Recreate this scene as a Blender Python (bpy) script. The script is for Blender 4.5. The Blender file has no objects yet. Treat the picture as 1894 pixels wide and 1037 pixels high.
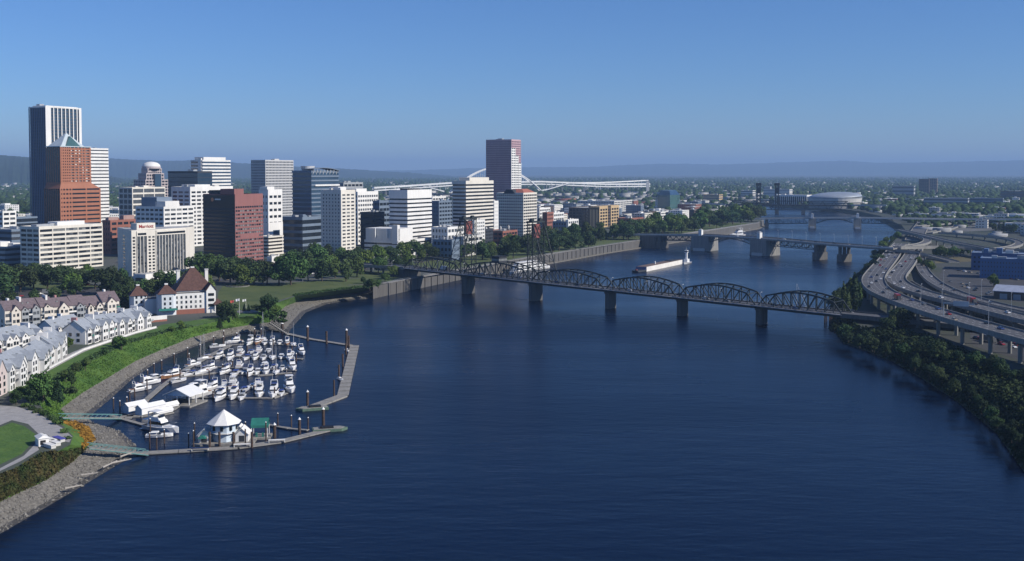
import bpy, bmesh, math, random
import numpy as np
from mathutils import Vector, Matrix
from mathutils.geometry import tessellate_polygon
random.seed(7); rng = np.random.default_rng(7)
SC = bpy.context.scene
COL = SC.collection
R = math.radians

# ---------------------------------------------------------------- camera
F, CX, YH, H, PITCH = 2000.0, 947.0, 316.0, 100.0, R(2.5)
CYP = YH + F * math.tan(PITCH)
cp, sp = math.cos(PITCH), math.sin(PITCH)
cam_d = bpy.data.cameras.new('camera'); cam = bpy.data.objects.new('camera', cam_d); COL.objects.link(cam)
cam_d.sensor_width = 36.0; cam_d.lens = F / 1894.0 * 36.0
cam_d.shift_y = -(518.5 - CYP) / 1894.0
cam_d.clip_start = 1.0; cam_d.clip_end = 90000.0
cam.location = (0, 0, H); cam.rotation_euler = (math.pi / 2 - PITCH, 0, 0)
SC.camera = cam

# ---------------------------------------------------------------- sky, sun, exposure
SUN_PHI, SUN_EL = R(-20), R(33)          # direction towards the sun: angle from +X, elevation
world = bpy.data.worlds.new('World'); SC.world = world; world.use_nodes = True
nt = world.node_tree
sky = nt.nodes.new('ShaderNodeTexSky'); sky.sky_type = 'NISHITA'; sky.sun_disc = False
sky.sun_elevation = SUN_EL; sky.sun_rotation = math.pi / 2 - SUN_PHI
sky.altitude = 0; sky.air_density = 1.0; sky.dust_density = 0.0; sky.ozone_density = 10.0
bgn = nt.nodes['Background']; bgn.inputs['Strength'].default_value = 0.095
hsn = nt.nodes.new('ShaderNodeHueSaturation'); hsn.inputs['Saturation'].default_value = 1.0; hsn.inputs['Value'].default_value = 1.0
nt.links.new(sky.outputs['Color'], hsn.inputs['Color']); tin = nt.nodes.new('ShaderNodeMix'); tin.data_type = 'RGBA'; tin.blend_type = 'MULTIPLY'; tin.inputs[0].default_value = 1.0; tin.inputs[7].default_value = (0.88, 0.96, 1.14, 1)
nt.links.new(hsn.outputs[0], tin.inputs[6]); nt.links.new(tin.outputs[2], bgn.inputs['Color'])
sd = bpy.data.lights.new('sun', 'SUN'); sd.energy = 5.0; sd.angle = R(0.5); sd.color = (1.0, 0.93, 0.82)
sun = bpy.data.objects.new('sun', sd); COL.objects.link(sun); sun.location = (300, -200, 400)
_s = Vector((math.cos(SUN_EL) * math.cos(SUN_PHI), math.cos(SUN_EL) * math.sin(SUN_PHI), math.sin(SUN_EL)))
sun.rotation_euler = _s.to_track_quat('Z', 'Y').to_euler()
vs = SC.view_settings; vs.view_transform = 'Standard'; vs.look = 'None'; vs.gamma = 1.0; vs.exposure = 0.0
vs.use_curve_mapping = False
cy = SC.cycles; cy.max_bounces = 5; cy.diffuse_bounces = 1; cy.glossy_bounces = 3; cy.transmission_bounces = 2
cy.volume_bounces = 0; cy.transparent_max_bounces = 6; cy.caustics_reflective = False; cy.caustics_refractive = False
cy.use_denoising = True
HAZE_DENSITY = 0.000062
HAZE_COLOR = (0.42, 0.65, 1.0)

# ---------------------------------------------------------------- photo pixel -> place
def ray(px, py):
    a, b = (px - CX) / F, (CYP - py) / F
    return a, cp + b * sp, -sp + b * cp
def P(px, py, z=0.0):
    d = ray(px, py); t = (z - H) / d[2]
    return Vector((d[0] * t, d[1] * t, z))
def PY(px, py, Y):
    d = ray(px, py); t = Y / d[1]
    return Vector((d[0] * t, Y, H + d[2] * t))
def proj(v):
    x, y, z = v[0], v[1], v[2] - H
    zf = y * cp - z * sp
    return CX + F * x / zf, CYP - F * (y * sp + z * cp) / zf
def mpp(Y): return Y / F                  # metres per photo pixel at distance Y

# ---------------------------------------------------------------- materials
MATS = {}
def mat(name, col, rough=0.75, var=0.12, scale=0.15, metal=0.0, spec=0.4, col2=None, bump=0.0, bscale=1.0, rnd=0.0, detail=4.0):
    if name in MATS: return MATS[name]
    m = bpy.data.materials.new(name); m.use_nodes = True; n = m.node_tree.nodes; l = m.node_tree.links
    b = n['Principled BSDF']; b.inputs['Roughness'].default_value = rough; b.inputs['Metallic'].default_value = metal
    b.inputs['Specular IOR Level'].default_value = spec
    g = n.new('ShaderNodeNewGeometry'); t = n.new('ShaderNodeTexNoise'); t.inputs['Scale'].default_value = scale
    t.inputs['Detail'].default_value = detail; l.new(g.outputs['Position'], t.inputs['Vector'])
    mix = n.new('ShaderNodeMix'); mix.data_type = 'RGBA'
    cr = n.new('ShaderNodeMapRange'); cr.inputs[1].default_value = 0.3; cr.inputs[2].default_value = 0.7
    l.new(t.outputs['Fac'], cr.inputs[0]); l.new(cr.outputs[0], mix.inputs[0])
    c2 = col2 if col2 else tuple(min(1, c * (1 + var)) for c in col)
    c1 = col if col2 else tuple(c * (1 - var) for c in col)
    mix.inputs[6].default_value = (*c1, 1); mix.inputs[7].default_value = (*c2, 1)
    out = mix.outputs[2]
    if rnd > 0:
        oi = n.new('ShaderNodeObjectInfo'); hs = n.new('ShaderNodeHueSaturation')
        mr = n.new('ShaderNodeMapRange'); mr.inputs[3].default_value = 1 - rnd; mr.inputs[4].default_value = 1 + rnd
        l.new(oi.outputs['Random'], mr.inputs[0]); l.new(mr.outputs[0], hs.inputs['Value'])
        mh = n.new('ShaderNodeMapRange'); mh.inputs[3].default_value = 0.5 - rnd * 0.07; mh.inputs[4].default_value = 0.5 + rnd * 0.07
        w = n.new('ShaderNodeMath'); w.operation = 'FRACT'; w2 = n.new('ShaderNodeMath'); w2.operation = 'MULTIPLY'; w2.inputs[1].default_value = 7.3
        l.new(oi.outputs['Random'], w2.inputs[0]); l.new(w2.outputs[0], w.inputs[0]); l.new(w.outputs[0], mh.inputs[0]); l.new(mh.outputs[0], hs.inputs['Hue'])
        l.new(out, hs.inputs['Color']); out = hs.outputs[0]
    l.new(out, b.inputs['Base Color'])
    if bump > 0:
        t2 = n.new('ShaderNodeTexNoise'); t2.inputs['Scale'].default_value = bscale; l.new(g.outputs['Position'], t2.inputs['Vector'])
        bp = n.new('ShaderNodeBump'); bp.inputs['Strength'].default_value = bump; bp.inputs['Distance'].default_value = 0.5
        l.new(t2.outputs['Fac'], bp.inputs['Height']); l.new(bp.outputs[0], b.inputs['Normal'])
    MATS[name] = m; return m

def facade(name, col, rough=0.7, var=0.06, streak=0.12):
    """wall paint, stone or concrete with faint vertical weather streaks"""
    if name in MATS: return MATS[name]
    m = mat(name, col, rough, var, 0.06)
    n = m.node_tree.nodes; l = m.node_tree.links; b = n['Principled BSDF']
    src = b.inputs['Base Color'].links[0].from_socket
    g = n.new('ShaderNodeNewGeometry'); mp = n.new('ShaderNodeMapping'); mp.inputs['Scale'].default_value = (0.7, 0.7, 0.03)
    t = n.new('ShaderNodeTexNoise'); t.inputs['Scale'].default_value = 1.0; t.inputs['Detail'].default_value = 3
    l.new(g.outputs['Position'], mp.inputs[0]); l.new(mp.outputs[0], t.inputs['Vector'])
    mr = n.new('ShaderNodeMapRange'); mr.inputs[1].default_value = 0.35; mr.inputs[2].default_value = 0.7
    mr.inputs[3].default_value = 1.0; mr.inputs[4].default_value = 1 - streak
    l.new(t.outputs['Fac'], mr.inputs[0])
    mx = n.new('ShaderNodeMix'); mx.data_type = 'RGBA'; mx.blend_type = 'MULTIPLY'; mx.inputs[0].default_value = 1
    cb = n.new('ShaderNodeCombineColor'); [l.new(mr.outputs[0], cb.inputs[i]) for i in range(3)]
    l.new(src, mx.inputs[6]); l.new(cb.outputs[0], mx.inputs[7]); l.new(mx.outputs[2], b.inputs['Base Color'])
    return m

# ---------------------------------------------------------------- meshes and objects
class M:
    def __init__(s): s.v = []; s.f = []; s.m = []
    def add(s, vs, fs, mi=0):
        o = len(s.v); s.v += [tuple(v) for v in vs]; s.f += [tuple(i + o for i in f) for f in fs]; s.m += [mi] * len(fs); return s
    def box(s, a, b, mi=0):
        x0, y0, z0 = a; x1, y1, z1 = b
        return s.add([(x0,y0,z0),(x1,y0,z0),(x1,y1,z0),(x0,y1,z0),(x0,y0,z1),(x1,y0,z1),(x1,y1,z1),(x0,y1,z1)],
                     [(0,3,2,1),(4,5,6,7),(0,1,5,4),(1,2,6,5),(2,3,7,6),(3,0,4,7)], mi)
    def prism(s, poly, z0, z1, mi=0, top=None):
        n = len(poly); tp = top or poly
        vs = [(p[0], p[1], z0) for p in poly] + [(p[0], p[1], z1) for p in tp]
        fs = [(i, (i + 1) % n, n + (i + 1) % n, n + i) for i in range(n)] + [tuple(range(n - 1, -1, -1)), tuple(range(n, 2 * n))]
        return s.add(vs, fs, mi)
    def bar(s, p, q, w, h=None, mi=0):
        p, q = Vector(p), Vector(q); h = h or w; d = (q - p).normalized()
        up = Vector((0, 0, 1)) if abs(d.z) < 0.95 else Vector((0, 1, 0))
        x = d.cross(up).normalized() * (w / 2); y = x.cross(d).normalized() * (h / 2)
        vs = [p-x-y, p+x-y, p+x+y, p-x+y, q-x-y, q+x-y, q+x+y, q-x+y]
        return s.add(vs, [(0,1,2,3),(7,6,5,4),(0,4,5,1),(1,5,6,2),(2,6,7,3),(3,7,4,0)], mi)
    def cyl(s, p, q, r0, r1=None, n=8, mi=0):
        p, q = Vector(p), Vector(q); r1 = r0 if r1 is None else r1; d = (q - p).normalized()
        up = Vector((0, 0, 1)) if abs(d.z) < 0.95 else Vector((0, 1, 0))
        x = d.cross(up).normalized(); y = d.cross(x)
        c = [x * math.cos(2*math.pi*i/n) + y * math.sin(2*math.pi*i/n) for i in range(n)]
        vs = [p + k * r0 for k in c] + [q + k * r1 for k in c]
        fs = [(i, (i+1) % n, n + (i+1) % n, n + i) for i in range(n)] + [tuple(range(n-1, -1, -1)), tuple(range(n, 2*n))]
        return s.add(vs, fs, mi)
    def cone(s, c, r, z0, z1, n=8, rot=0.0, mi=0):
        vs = [(c[0] + r*math.cos(rot + 2*math.pi*i/n), c[1] + r*math.sin(rot + 2*math.pi*i/n), z0) for i in range(n)] + [(c[0], c[1], z1)]
        return s.add(vs, [(i, (i+1) % n, n) for i in range(n)] + [tuple(range(n-1, -1, -1))], mi)
    def mesh(s, name, mats, smooth=False):
        me = bpy.data.meshes.new(name); me.from_pydata(s.v, [], s.f)
        for m in (mats if isinstance(mats, (list, tuple)) else [mats]): me.materials.append(m)
        if any(s.m): me.polygons.foreach_set('material_index', s.m)
        if smooth: me.polygons.foreach_set('use_smooth', [True] * len(s.f))
        me.update(); return me

def tag(o, label=None, cat=None, group=None, kind=None):
    if label: o['label'] = label
    if cat: o['category'] = cat
    if group: o['group'] = group
    if kind: o['kind'] = kind
    return o
def thing(name, label, cat, loc=(0, 0, 0), rz=0.0, group=None):
    o = bpy.data.objects.new(name, None); COL.objects.link(o); o.location = loc; o.rotation_euler = (0, 0, rz)
    o.empty_display_size = 1; return tag(o, label, cat, group)
KIDS = {}
def inst(name, me, parent=None, loc=(0, 0, 0), rot=(0, 0, 0), sc=(1, 1, 1), kind=None):
    o = bpy.data.objects.new(name, me); COL.objects.link(o); o.parent = parent
    o.location = loc; o.rotation_euler = rot; o.scale = sc
    if parent: KIDS.setdefault(parent.as_pointer(), []).append(o)
    if kind: o['kind'] = kind
    return o
def part(name, m, mats, parent=None, loc=(0, 0, 0), rot=(0, 0, 0), kind=None, smooth=False):
    return inst(name, m.mesh(name, mats, smooth), parent, loc, rot, kind=kind)
def struct(name, m, mats, label=None, smooth=False, kind='structure'):
    o = part(name, m, mats, kind=kind, smooth=smooth)
    if label: o['label'] = label
    return o
_UNIT = {}
def unit(m):
    """1 m cube centred on the origin, shared by every small box of one material"""
    if m.name not in _UNIT: _UNIT[m.name] = M().box((-.5, -.5, -.5), (.5, .5, .5)).mesh('unit_' + m.name, m)
    return _UNIT[m.name]
def ubox(name, m, parent, a, b, rot=(0, 0, 0), kind=None):
    c = [(a[i] + b[i]) / 2 for i in range(3)]; s = [max(1e-3, abs(b[i] - a[i])) for i in range(3)]
    return inst(name, unit(m), parent, c, rot, s, kind)
def ubar(name, m, parent, p, q, w, h=None):
    p, q = Vector(p), Vector(q); d = q - p
    o = inst(name, unit(m), parent, (p + q) / 2); o.scale = (w, h or w, d.length)
    o.rotation_mode = 'XYZ'; o.rotation_euler = d.to_track_quat('Z', 'Y').to_euler(); return o
def sheet(m, pts, z, mi=0):
    """flat polygon; pts are (x, y)"""
    vs = [Vector((p[0], p[1], 0)) for p in pts]; o = len(m.v)
    m.v += [(p[0], p[1], z) for p in pts]
    for t in tessellate_polygon([vs]):
        a, b, c = [vs[i] for i in t]
        if (b - a).cross(c - a).z < 0: t = (t[0], t[2], t[1])
        m.f.append(tuple(o + i for i in t)); m.m.append(mi)
def copy_tree(o, parent=None):
    c = o.copy(); COL.objects.link(c); c.parent = parent
    if parent: KIDS.setdefault(parent.as_pointer(), []).append(c)
    for ch in list(KIDS.get(o.as_pointer(), [])): copy_tree(ch, c)
    return c
def resample(pts, step):
    out = [Vector(pts[0])]
    for a, b in zip(pts[:-1], pts[1:]):
        a, b = Vector(a), Vector(b); n = max(1, int(round((b - a).length / step)))
        out += [a.lerp(b, (i + 1) / n) for i in range(n)]
    return out
def smooth_line(pts, it=2):
    pts = [Vector(p) for p in pts]
    for _ in range(it):
        q = [pts[0]]
        for a, b in zip(pts[:-1], pts[1:]): q += [a.lerp(b, .25), a.lerp(b, .75)]
        pts = q + [pts[-1]]
    return pts
def ribbon(m, line, half, z0, z1, mi=0, off=0.0):
    """closed box section swept along a line (deck, barrier): half width, from z0 to z1 above the line"""
    L = [Vector(p) for p in line]; n = len(L); o = len(m.v)
    for i, p in enumerate(L):
        d = L[min(n-1, i+1)] - L[max(0, i-1)]; d.z = 0; d.normalize(); s = Vector((d.y, -d.x, 0))
        for a, z in ((-half, z0), (half, z0), (half, z1), (-half, z1)):
            q = p + s * (a + off); m.v.append((q.x, q.y, p.z + z))
    for i in range(n - 1):
        a, b = o + 4*i, o + 4*i + 4
        for k in range(4): m.f.append((a + k, b + k, b + (k+1) % 4, a + (k+1) % 4)); m.m.append(mi)
    m.f.append((o, o+1, o+2, o+3)); m.f.append((o+4*n-1, o+4*n-2, o+4*n-3, o+4*n-4)); m.m += [mi, mi]

# palette
white = facade('white_paint', (0.80, 0.79, 0.76)); cream = facade('cream_stone', (0.74, 0.70, 0.62)); offwhite = facade('pale_concrete', (0.62, 0.61, 0.58))
concrete = facade('concrete', (0.27, 0.265, 0.25), streak=.3); dconc = facade('stained_concrete', (0.13, 0.125, 0.12), streak=.4)
brick = facade('red_brick', (0.30, 0.12, 0.085)); kbrick = facade('orange_brick', (0.37, 0.15, 0.085)); pinkst = facade('pink_granite', (0.48, 0.25, 0.24))
bpink = facade('pale_pink_granite', (0.52, 0.36, 0.39)); tan = facade('tan_stucco', (0.55, 0.40, 0.22)); greyst = facade('grey_panel', (0.34, 0.36, 0.38))
blueg = facade('blue_grey_panel', (0.16, 0.21, 0.28)); dark = facade('dark_panel', (0.035, 0.04, 0.05)); brown = facade('brown_metal', (0.10, 0.075, 0.06))
glass = mat('window_glass', (0.018, 0.024, 0.032), 0.12, .3, .05, spec=.6); glass2 = mat('blinds_behind_glass', (0.20, 0.21, 0.21), 0.25, .2, .3, spec=.5)
glass3 = mat('half_drawn_blinds', (0.09, 0.10, 0.11), 0.2, .2, .3, spec=.5); bglass = mat('blue_glass', (0.03, 0.06, 0.10), 0.08, .25, .04, spec=.8)
gglass = mat('green_glass', (0.06, 0.13, 0.13), 0.1, .2, .05, spec=.8)
rooft = mat('roof_membrane', (0.42, 0.42, 0.41), .9, .2, .12); roofd = mat('dark_roof_gravel', (0.12, 0.12, 0.12), .95, .25, .2); rooflt = mat('light_roof', (0.66, 0.66, 0.64), .8, .1, .2)
steel = mat('dark_green_steel', (0.022, 0.030, 0.032), .6, .3, .3, spec=.4); black = mat('black_metal', (0.012, 0.012, 0.014), .6, .2, .5)
galv = mat('galvanised_steel', (0.40, 0.42, 0.44), .5, .1, .5, metal=.4)
# ================================================================ the setting
ZG = 9.5
asphalt = mat('asphalt', (0.055, 0.056, 0.06), .9, .25, .08, bump=.2, bscale=2)
urban = mat('city_ground', (0.10, 0.10, 0.10), .95, col2=(0.05, 0.075, 0.04), scale=.012)
gravel = mat('gravel', (0.105, 0.097, 0.084), .95, col2=(0.24, 0.225, 0.195), scale=.9, bump=1.0, bscale=1.6, detail=8)
lawnm = mat('lawn_grass', (0.055, 0.085, 0.022), .95, col2=(0.10, 0.125, 0.035), scale=.05, bump=.5, bscale=1.2, detail=8)
slopem = mat('bank_grass', (0.045, 0.11, 0.016), .95, col2=(0.09, 0.165, 0.026), scale=.12, bump=.9, bscale=.6, detail=8)
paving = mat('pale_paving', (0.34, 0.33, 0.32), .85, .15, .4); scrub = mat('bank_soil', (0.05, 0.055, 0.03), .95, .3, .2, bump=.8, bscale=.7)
drygrass = mat('dry_meadow', (0.11, 0.095, 0.045), .95, .25, .04)

# water
wm = bpy.data.materials.new('river_water'); wm.use_nodes = True
n = wm.node_tree.nodes; l = wm.node_tree.links; b = n['Principled BSDF']
b.inputs['Base Color'].default_value = (0.0015, 0.008, 0.028, 1); b.inputs['Roughness'].default_value = 0.24; b.inputs['IOR'].default_value = 1.25; b.inputs['Specular IOR Level'].default_value = 0.26; b.inputs['Specular Tint'].default_value = (0.42, 0.72, 1.0, 1)
g = n.new('ShaderNodeNewGeometry')
mp = n.new('ShaderNodeMapping'); mp.inputs['Rotation'].default_value = (0, 0, R(25)); mp.inputs['Scale'].default_value = (0.35, 1.0, 1.0)
l.new(g.outputs['Position'], mp.inputs[0])
prev = None
for sc_, st, dist in ((0.12, 0.28, 1.0), (0.45, 0.36, 0.35), (1.3, 0.28, 0.12)):
    t = n.new('ShaderNodeTexNoise'); t.inputs['Scale'].default_value = sc_; t.inputs['Detail'].default_value = 3; l.new(mp.outputs[0], t.inputs['Vector'])
    bp = n.new('ShaderNodeBump'); bp.inputs['Strength'].default_value = st; bp.inputs['Distance'].default_value = dist
    l.new(t.outputs['Fac'], bp.inputs['Height'])
    if prev: l.new(prev.outputs[0], bp.inputs['Normal'])
    prev = bp
l.new(prev.outputs[0], b.inputs['Normal'])
wt = n.new('ShaderNodeTexNoise'); wt.inputs['Scale'].default_value = .006; wt.inputs['Detail'].default_value = 4; l.new(mp.outputs[0], wt.inputs['Vector'])   # wind patches
wr = n.new('ShaderNodeMapRange'); wr.inputs[1].default_value = .35; wr.inputs[2].default_value = .65; wr.inputs[3].default_value = .17; wr.inputs[4].default_value = .32; l.new(wt.outputs['Fac'], wr.inputs[0]); l.new(wr.outputs[0], b.inputs['Roughness'])
struct('river_water', M().add([(-3000, -300, 0), (4000, -300, 0), (4000, 6000, 0), (-3000, 6000, 0)], [(0, 1, 2, 3)]), wm, 'wide dark blue river between the two banks')

# west bank: water line, top of the gravel, top of the grass slope (photo points, then true heights)
W0 = [(-190,1090),(0,987),(80,941),(160,894),(228,853),(252,843),(252,824),(222,797),(178,784),(160,774),(205,737),(243,702),(288,671),(335,651),(385,631),(445,617),(500,611),(532,617),(545,600),(565,578),(605,562),(655,554),(705,550)]
W1 = [(-190,1010),(0,928),(85,888),(140,850),(158,832),(172,822),(172,812),(168,800),(130,778),(112,756),(150,728),(200,698),(250,668),(300,646),(355,624),(410,609),(465,600),(498,596),(512,580),(528,566),(562,553),(625,545),(695,537)]
W2 = [(-190,960),(0,884),(40,862),(75,845),(100,838),(130,822),(135,806),(118,788),(92,772),(75,750),(105,712),(135,688),(180,662),(232,637),(300,617),(360,603),(425,588),(470,584),(490,575),(510,560),(545,548),(600,540),(690,530)]
w0 = [P(x, y, 0) for x, y in W0]; w1 = [P(x, y, 3.6) for x, y in W1]; w2 = [P(x, y, ZG) for x, y in W2]
def strips(name, A, B, mats, label, sub=6, amp=.35, kind='structure'):
    m = M(); n = 8; rows = []
    for i in range(len(A) - 1):
        for k in range(n):
            t = k / n; a, b_ = A[i].lerp(A[i+1], t), B[i].lerp(B[i+1], t); rows.append([a.lerp(b_, j / sub) for j in range(sub + 1)])
    rows.append([A[-1].lerp(B[-1], j / sub) for j in range(sub + 1)])
    for r_ in rows:
        for j, p in enumerate(r_):
            if 0 < j < sub: p = p + Vector((random.uniform(-amp, amp), random.uniform(-amp, amp), random.uniform(-amp, amp) * .6))
            m.v.append(tuple(p))
    for i in range(len(rows) - 1):
        for j in range(sub):
            a = i * (sub + 1) + j; m.f.append((a, a + sub + 1, a + sub + 2, a + 1)); m.m.append(0)
    return struct(name, m, mats, label, smooth=True, kind=kind)
below = [Vector((p.x + 6, p.y - 3, -1.5)) for p in w0]
strips('gravel_beach', below, w0, gravel, 'wet gravel at the edge of the river', 2, .1)
wq = [a.lerp(b_, .2) for a, b_ in zip(w0, w1)]
strips('gravel_beach', w0, wq, mat('wet_gravel', (0.035, 0.034, 0.032), .6, col2=(0.085, 0.08, 0.075), scale=.9, bump=1.0, bscale=1.6), 'dark wet band of gravel along the water line', 2, .15)
strips('gravel_beach', wq, w1, gravel, 'grey gravel beach curving round the marina', 6)
strips('grass_slope', w1, w2, slopem, 'green grass slope between the gravel and the promenade', 6)

# sea wall line (foot at the water), going away along the west bank
SW = [P(x, y, 0) for x, y in [(717,546),(784,531),(851,517),(1015,487),(1115,469),(1190,457),(1303,440),(1400,423),(1412,417),(1404,408),(1395,392),(1383,382)]]
far_w = [Vector((560, 3250, 0)), Vector((450, 3420, 0)), Vector((100, 3700, 0)), Vector((-700, 4200, 0))]
LAND = [(p.x, p.y) for p in w2] + [(p.x - .4, p.y + .2) for p in SW] + [(p.x, p.y) for p in far_w] + [(-2500, 6000), (-40000, 40000), (-14000, -300), (-900, -300)]
m = M(); sheet(m, LAND, ZG); struct('ground', m, urban, 'flat city ground of the west bank')
# quay face closing the gap between headland and wall
m = M(); a, b_ = w2[-1], Vector((SW[0].x, SW[0].y, ZG)); m.add([(a.x, a.y, -1), (b_.x, b_.y, -1), tuple(b_), tuple(a)], [(0, 1, 2, 3)]); struct('bank_face', m, dconc)

# east bank
E0 = [(2300,1150),(2010,960),(1894,872),(1842,800),(1770,742),(1705,700),(1650,668),(1600,648),(1560,634),(1538,606),(1534,575),(1545,548),(1568,525),(1595,500),(1617,478),(1632,462),(1646,448),(1662,434),(1656,425),(1640,415),(1622,406),(1590,398),(1545,391),(1495,386.5),(1445,383)]
e0 = [P(x, y, 0) for x, y in E0]
e1 = []
for i, p in enumerate(e0):
    d = e0[min(i+1, len(e0)-1)] - e0[max(i-1, 0)]; d.normalize(); s = Vector((d.y, -d.x, 0))
    e1.append(p + s * (10 if i < 19 else 6) + Vector((0, 0, ZG - 1.5)))
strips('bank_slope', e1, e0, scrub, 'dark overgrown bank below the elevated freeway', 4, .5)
far_e = [Vector((640, 3450, 0)), Vector((250, 3850, 0)), Vector((-500, 4500, 0)), Vector((-2400, 6200, 0))]
LANDE = [(p.x, p.y) for p in e1] + [(p.x, p.y) for p in far_e] + [(-40000, 41000), (40000, 41000), (14000, -300), (900, -300)]
m = M(); sheet(m, LANDE, ZG - 1.5); struct('ground', m, mat('east_ground', (0.06, 0.062, 0.06), .95, col2=(0.035, 0.05, 0.028), scale=.02), 'flat city ground of the east bank')
ZE = ZG - 1.5

def patch(name, px, mats, label, dz=.01, z=ZG, pts=None):
    m = M(); q = [P(x, y, z) for x, y in px] if pts is None else pts
    sheet(m, [(p[0], p[1]) for p in q], z + dz); return struct(name, m, mats, label)
patch('lawn', [(400,566),(404,540),(412,529),(470,526),(560,521),(640,514),(694,517),(695,529),(600,538.5),(546,546),(508,558),(488,573),(450,582),(415,584)], lawnm, 'wide park lawn beside the waterfront hotel', .02)
patch('lawn', [(-80,530),(60,519),(240,528),(245,560),(120,566),(0,575),(-80,575)], lawnm, 'shaded lawn around the car park trees', .012)
patch('lawn', [(520,510),(700,502),(760,490),(760,504),(720,520),(640,512)], lawnm, 'green verge under the bridge ramp', .012)
patch('lawn', [(0,790),(22,781),(45,788),(66,803),(66,812),(40,840),(0,859),(-60,880),(-60,800)], slopem, 'round lawn by the plaza', .03)
patch('lawn', None, lawnm, 'long waterfront park lawn behind the sea wall', .014, pts=[SW[2] + Vector((-6, 0, 0)), SW[3] + Vector((-9, 3, 0)), SW[5] + Vector((-9, 3, 0)), SW[7] + Vector((-9, 3, 0)), SW[7] + Vector((-75, 25, 0)), SW[5] + Vector((-75, 35, 0)), SW[3] + Vector((-75, 45, 0)), SW[2] + Vector((-60, 30, 0))])
patch('path', None, paving, 'pale esplanade along the sea wall', .022, pts=[SW[0] + Vector((-.5, 1, 0)), SW[3] + Vector((-.5, .2, 0)), SW[5] + Vector((-.5, .2, 0)), SW[7] + Vector((-.5, .2, 0)), SW[7] + Vector((-7, 2, 0)), SW[5] + Vector((-7, 3, 0)), SW[3] + Vector((-7, 3, 0)), SW[0] + Vector((-6, 4, 0))])
patch('path', [(-40,905),(0,871),(40,852),(72,832),(66,812),(80,800),(100,812),(128,818),(134,808),(116,792),(88,775),(66,762),(30,752),(0,750),(-40,752),(-40,788),(0,786),(22,777),(52,784),(72,803),(72,814),(44,843),(0,866)], paving, 'pale paved plaza path around the round lawn', .045)
patch('road', [(-60,548),(60,534),(140,536),(245,524),(300,540),(280,546),(246,536),(140,549),(60,556),(-60,580)], asphalt, 'road through the trees by the condominiums', .03)
patch('road', [(360,520),(440,512),(560,503),(700,488),(760,474),(850,462),(1000,446),(1180,428),(1180,433),(1000,451),(850,468),(760,481),(700,497),(560,513),(440,521),(360,530)], asphalt, 'parkway road behind the park trees', .026)
prom = [P(x, y, ZG) for x, y in [(-60,762),(0,722),(60,696),(112,668),(150,648),(200,631),(246,616),(285,606)]]
m = M(); ribbon(m, smooth_line(prom, 1), 2.6, .0, .12); struct('promenade', m, paving, 'pale promenade in front of the riverside condominiums')
patch('grass_verge', None, slopem, 'green verge between the promenade and the marina slope', .02, pts=[p + Vector((2.8, -.6, 0)) for p in prom[1:]] + [P(300, 616, ZG)] + [p + Vector((-.3, .3, 0)) for p in reversed(w2[9:14])])
patch('grass_verge', [(284,608),(300,616),(360,602),(425,587.5),(470,583.5),(489,574),(440,579),(405,586),(300,600)], slopem, 'green verge in front of the waterfront hotel', .024)
patch('meadow', [(1728,478),(1800,474),(1800,483),(1730,487)], drygrass, 'dry yellow grass lot beside the blue building', .02, z=ZE)
patch('car_park', [(1745,494),(1894,500),(1990,512),(1990,560),(1894,560),(1760,536),(1735,515)], asphalt, 'asphalt yard in front of the blue building', .02, z=ZE)
patch('car_park', [(1790,600),(1894,612),(2000,630),(2000,680),(1894,668),(1800,640)], asphalt, 'car park beneath the elevated freeway', .02, z=ZE)
patch('rail_yard', [(1690,392),(1830,392),(1990,400),(1990,432),(1850,425),(1700,432)], mat('rail_yard', (.12, .12, .115), .95, .3, .03), 'grey rail yard beyond the ramps', .02, z=ZE)

# hills
def ridge(name, pts, Y, depth, mats, label):
    """pts: photo skyline points; a rounded ridge standing at distance Y"""
    m = M(); L = []
    for i in range(len(pts) - 1):
        for k in range(24): L.append(Vector((*pts[i], 0)).lerp(Vector((*pts[i+1], 0)), k / 24))
    L.append(Vector((*pts[-1], 0))); n = 9
    for i, q in enumerate(L):
        top = PY(q.x, q.y + random.uniform(-.7, .7), Y)
        for j in range(n):
            a = math.pi * j / (n - 1); yy = Y - depth * math.cos(a); z = ZG - 3 + (top.z - ZG + 3) * math.sin(a) ** 1.3
            jit = random.uniform(-1, 1) * depth * .01
            m.v.append((top.x * yy / Y, yy + jit, z + (random.uniform(-.015, .015) * (top.z - ZG) if 0 < j < n - 1 and j != n // 2 else 0)))
    for i in range(len(L) - 1):
        for j in range(n - 1):
            a = i * n + j; m.f.append((a, a + n, a + n + 1, a + 1)); m.m.append(0)
    return struct(name, m, mats, label, smooth=True)
woods = mat('wooded_hill', (0.008, 0.022, 0.014), .95, col2=(0.022, 0.042, 0.022), scale=.012, detail=8)
ridge('hills', [(-400,262),(-150,276),(0,286),(60,291),(130,308),(190,322),(225,330),(255,338)], 9000, 1500, woods, 'near wooded ridge on the western skyline')
ridge('hills', [(-300,296),(60,300),(170,291),(230,294),(300,297),(370,296),(440,301),(540,307),(640,312),(760,319),(850,327)], 17000, 3000, woods, 'second blue ridge behind the towers')
ridge('hills', [(420,323),(520,319),(640,315.5),(760,314),(930,309),(1100,308),(1150,305),(1240,302),(1330,304),(1480,299),(1560,297),(1640,301),(1760,299),(1894,296),(2200,293)], 31000, 5000, woods, 'faint mountain range along the horizon')
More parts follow.
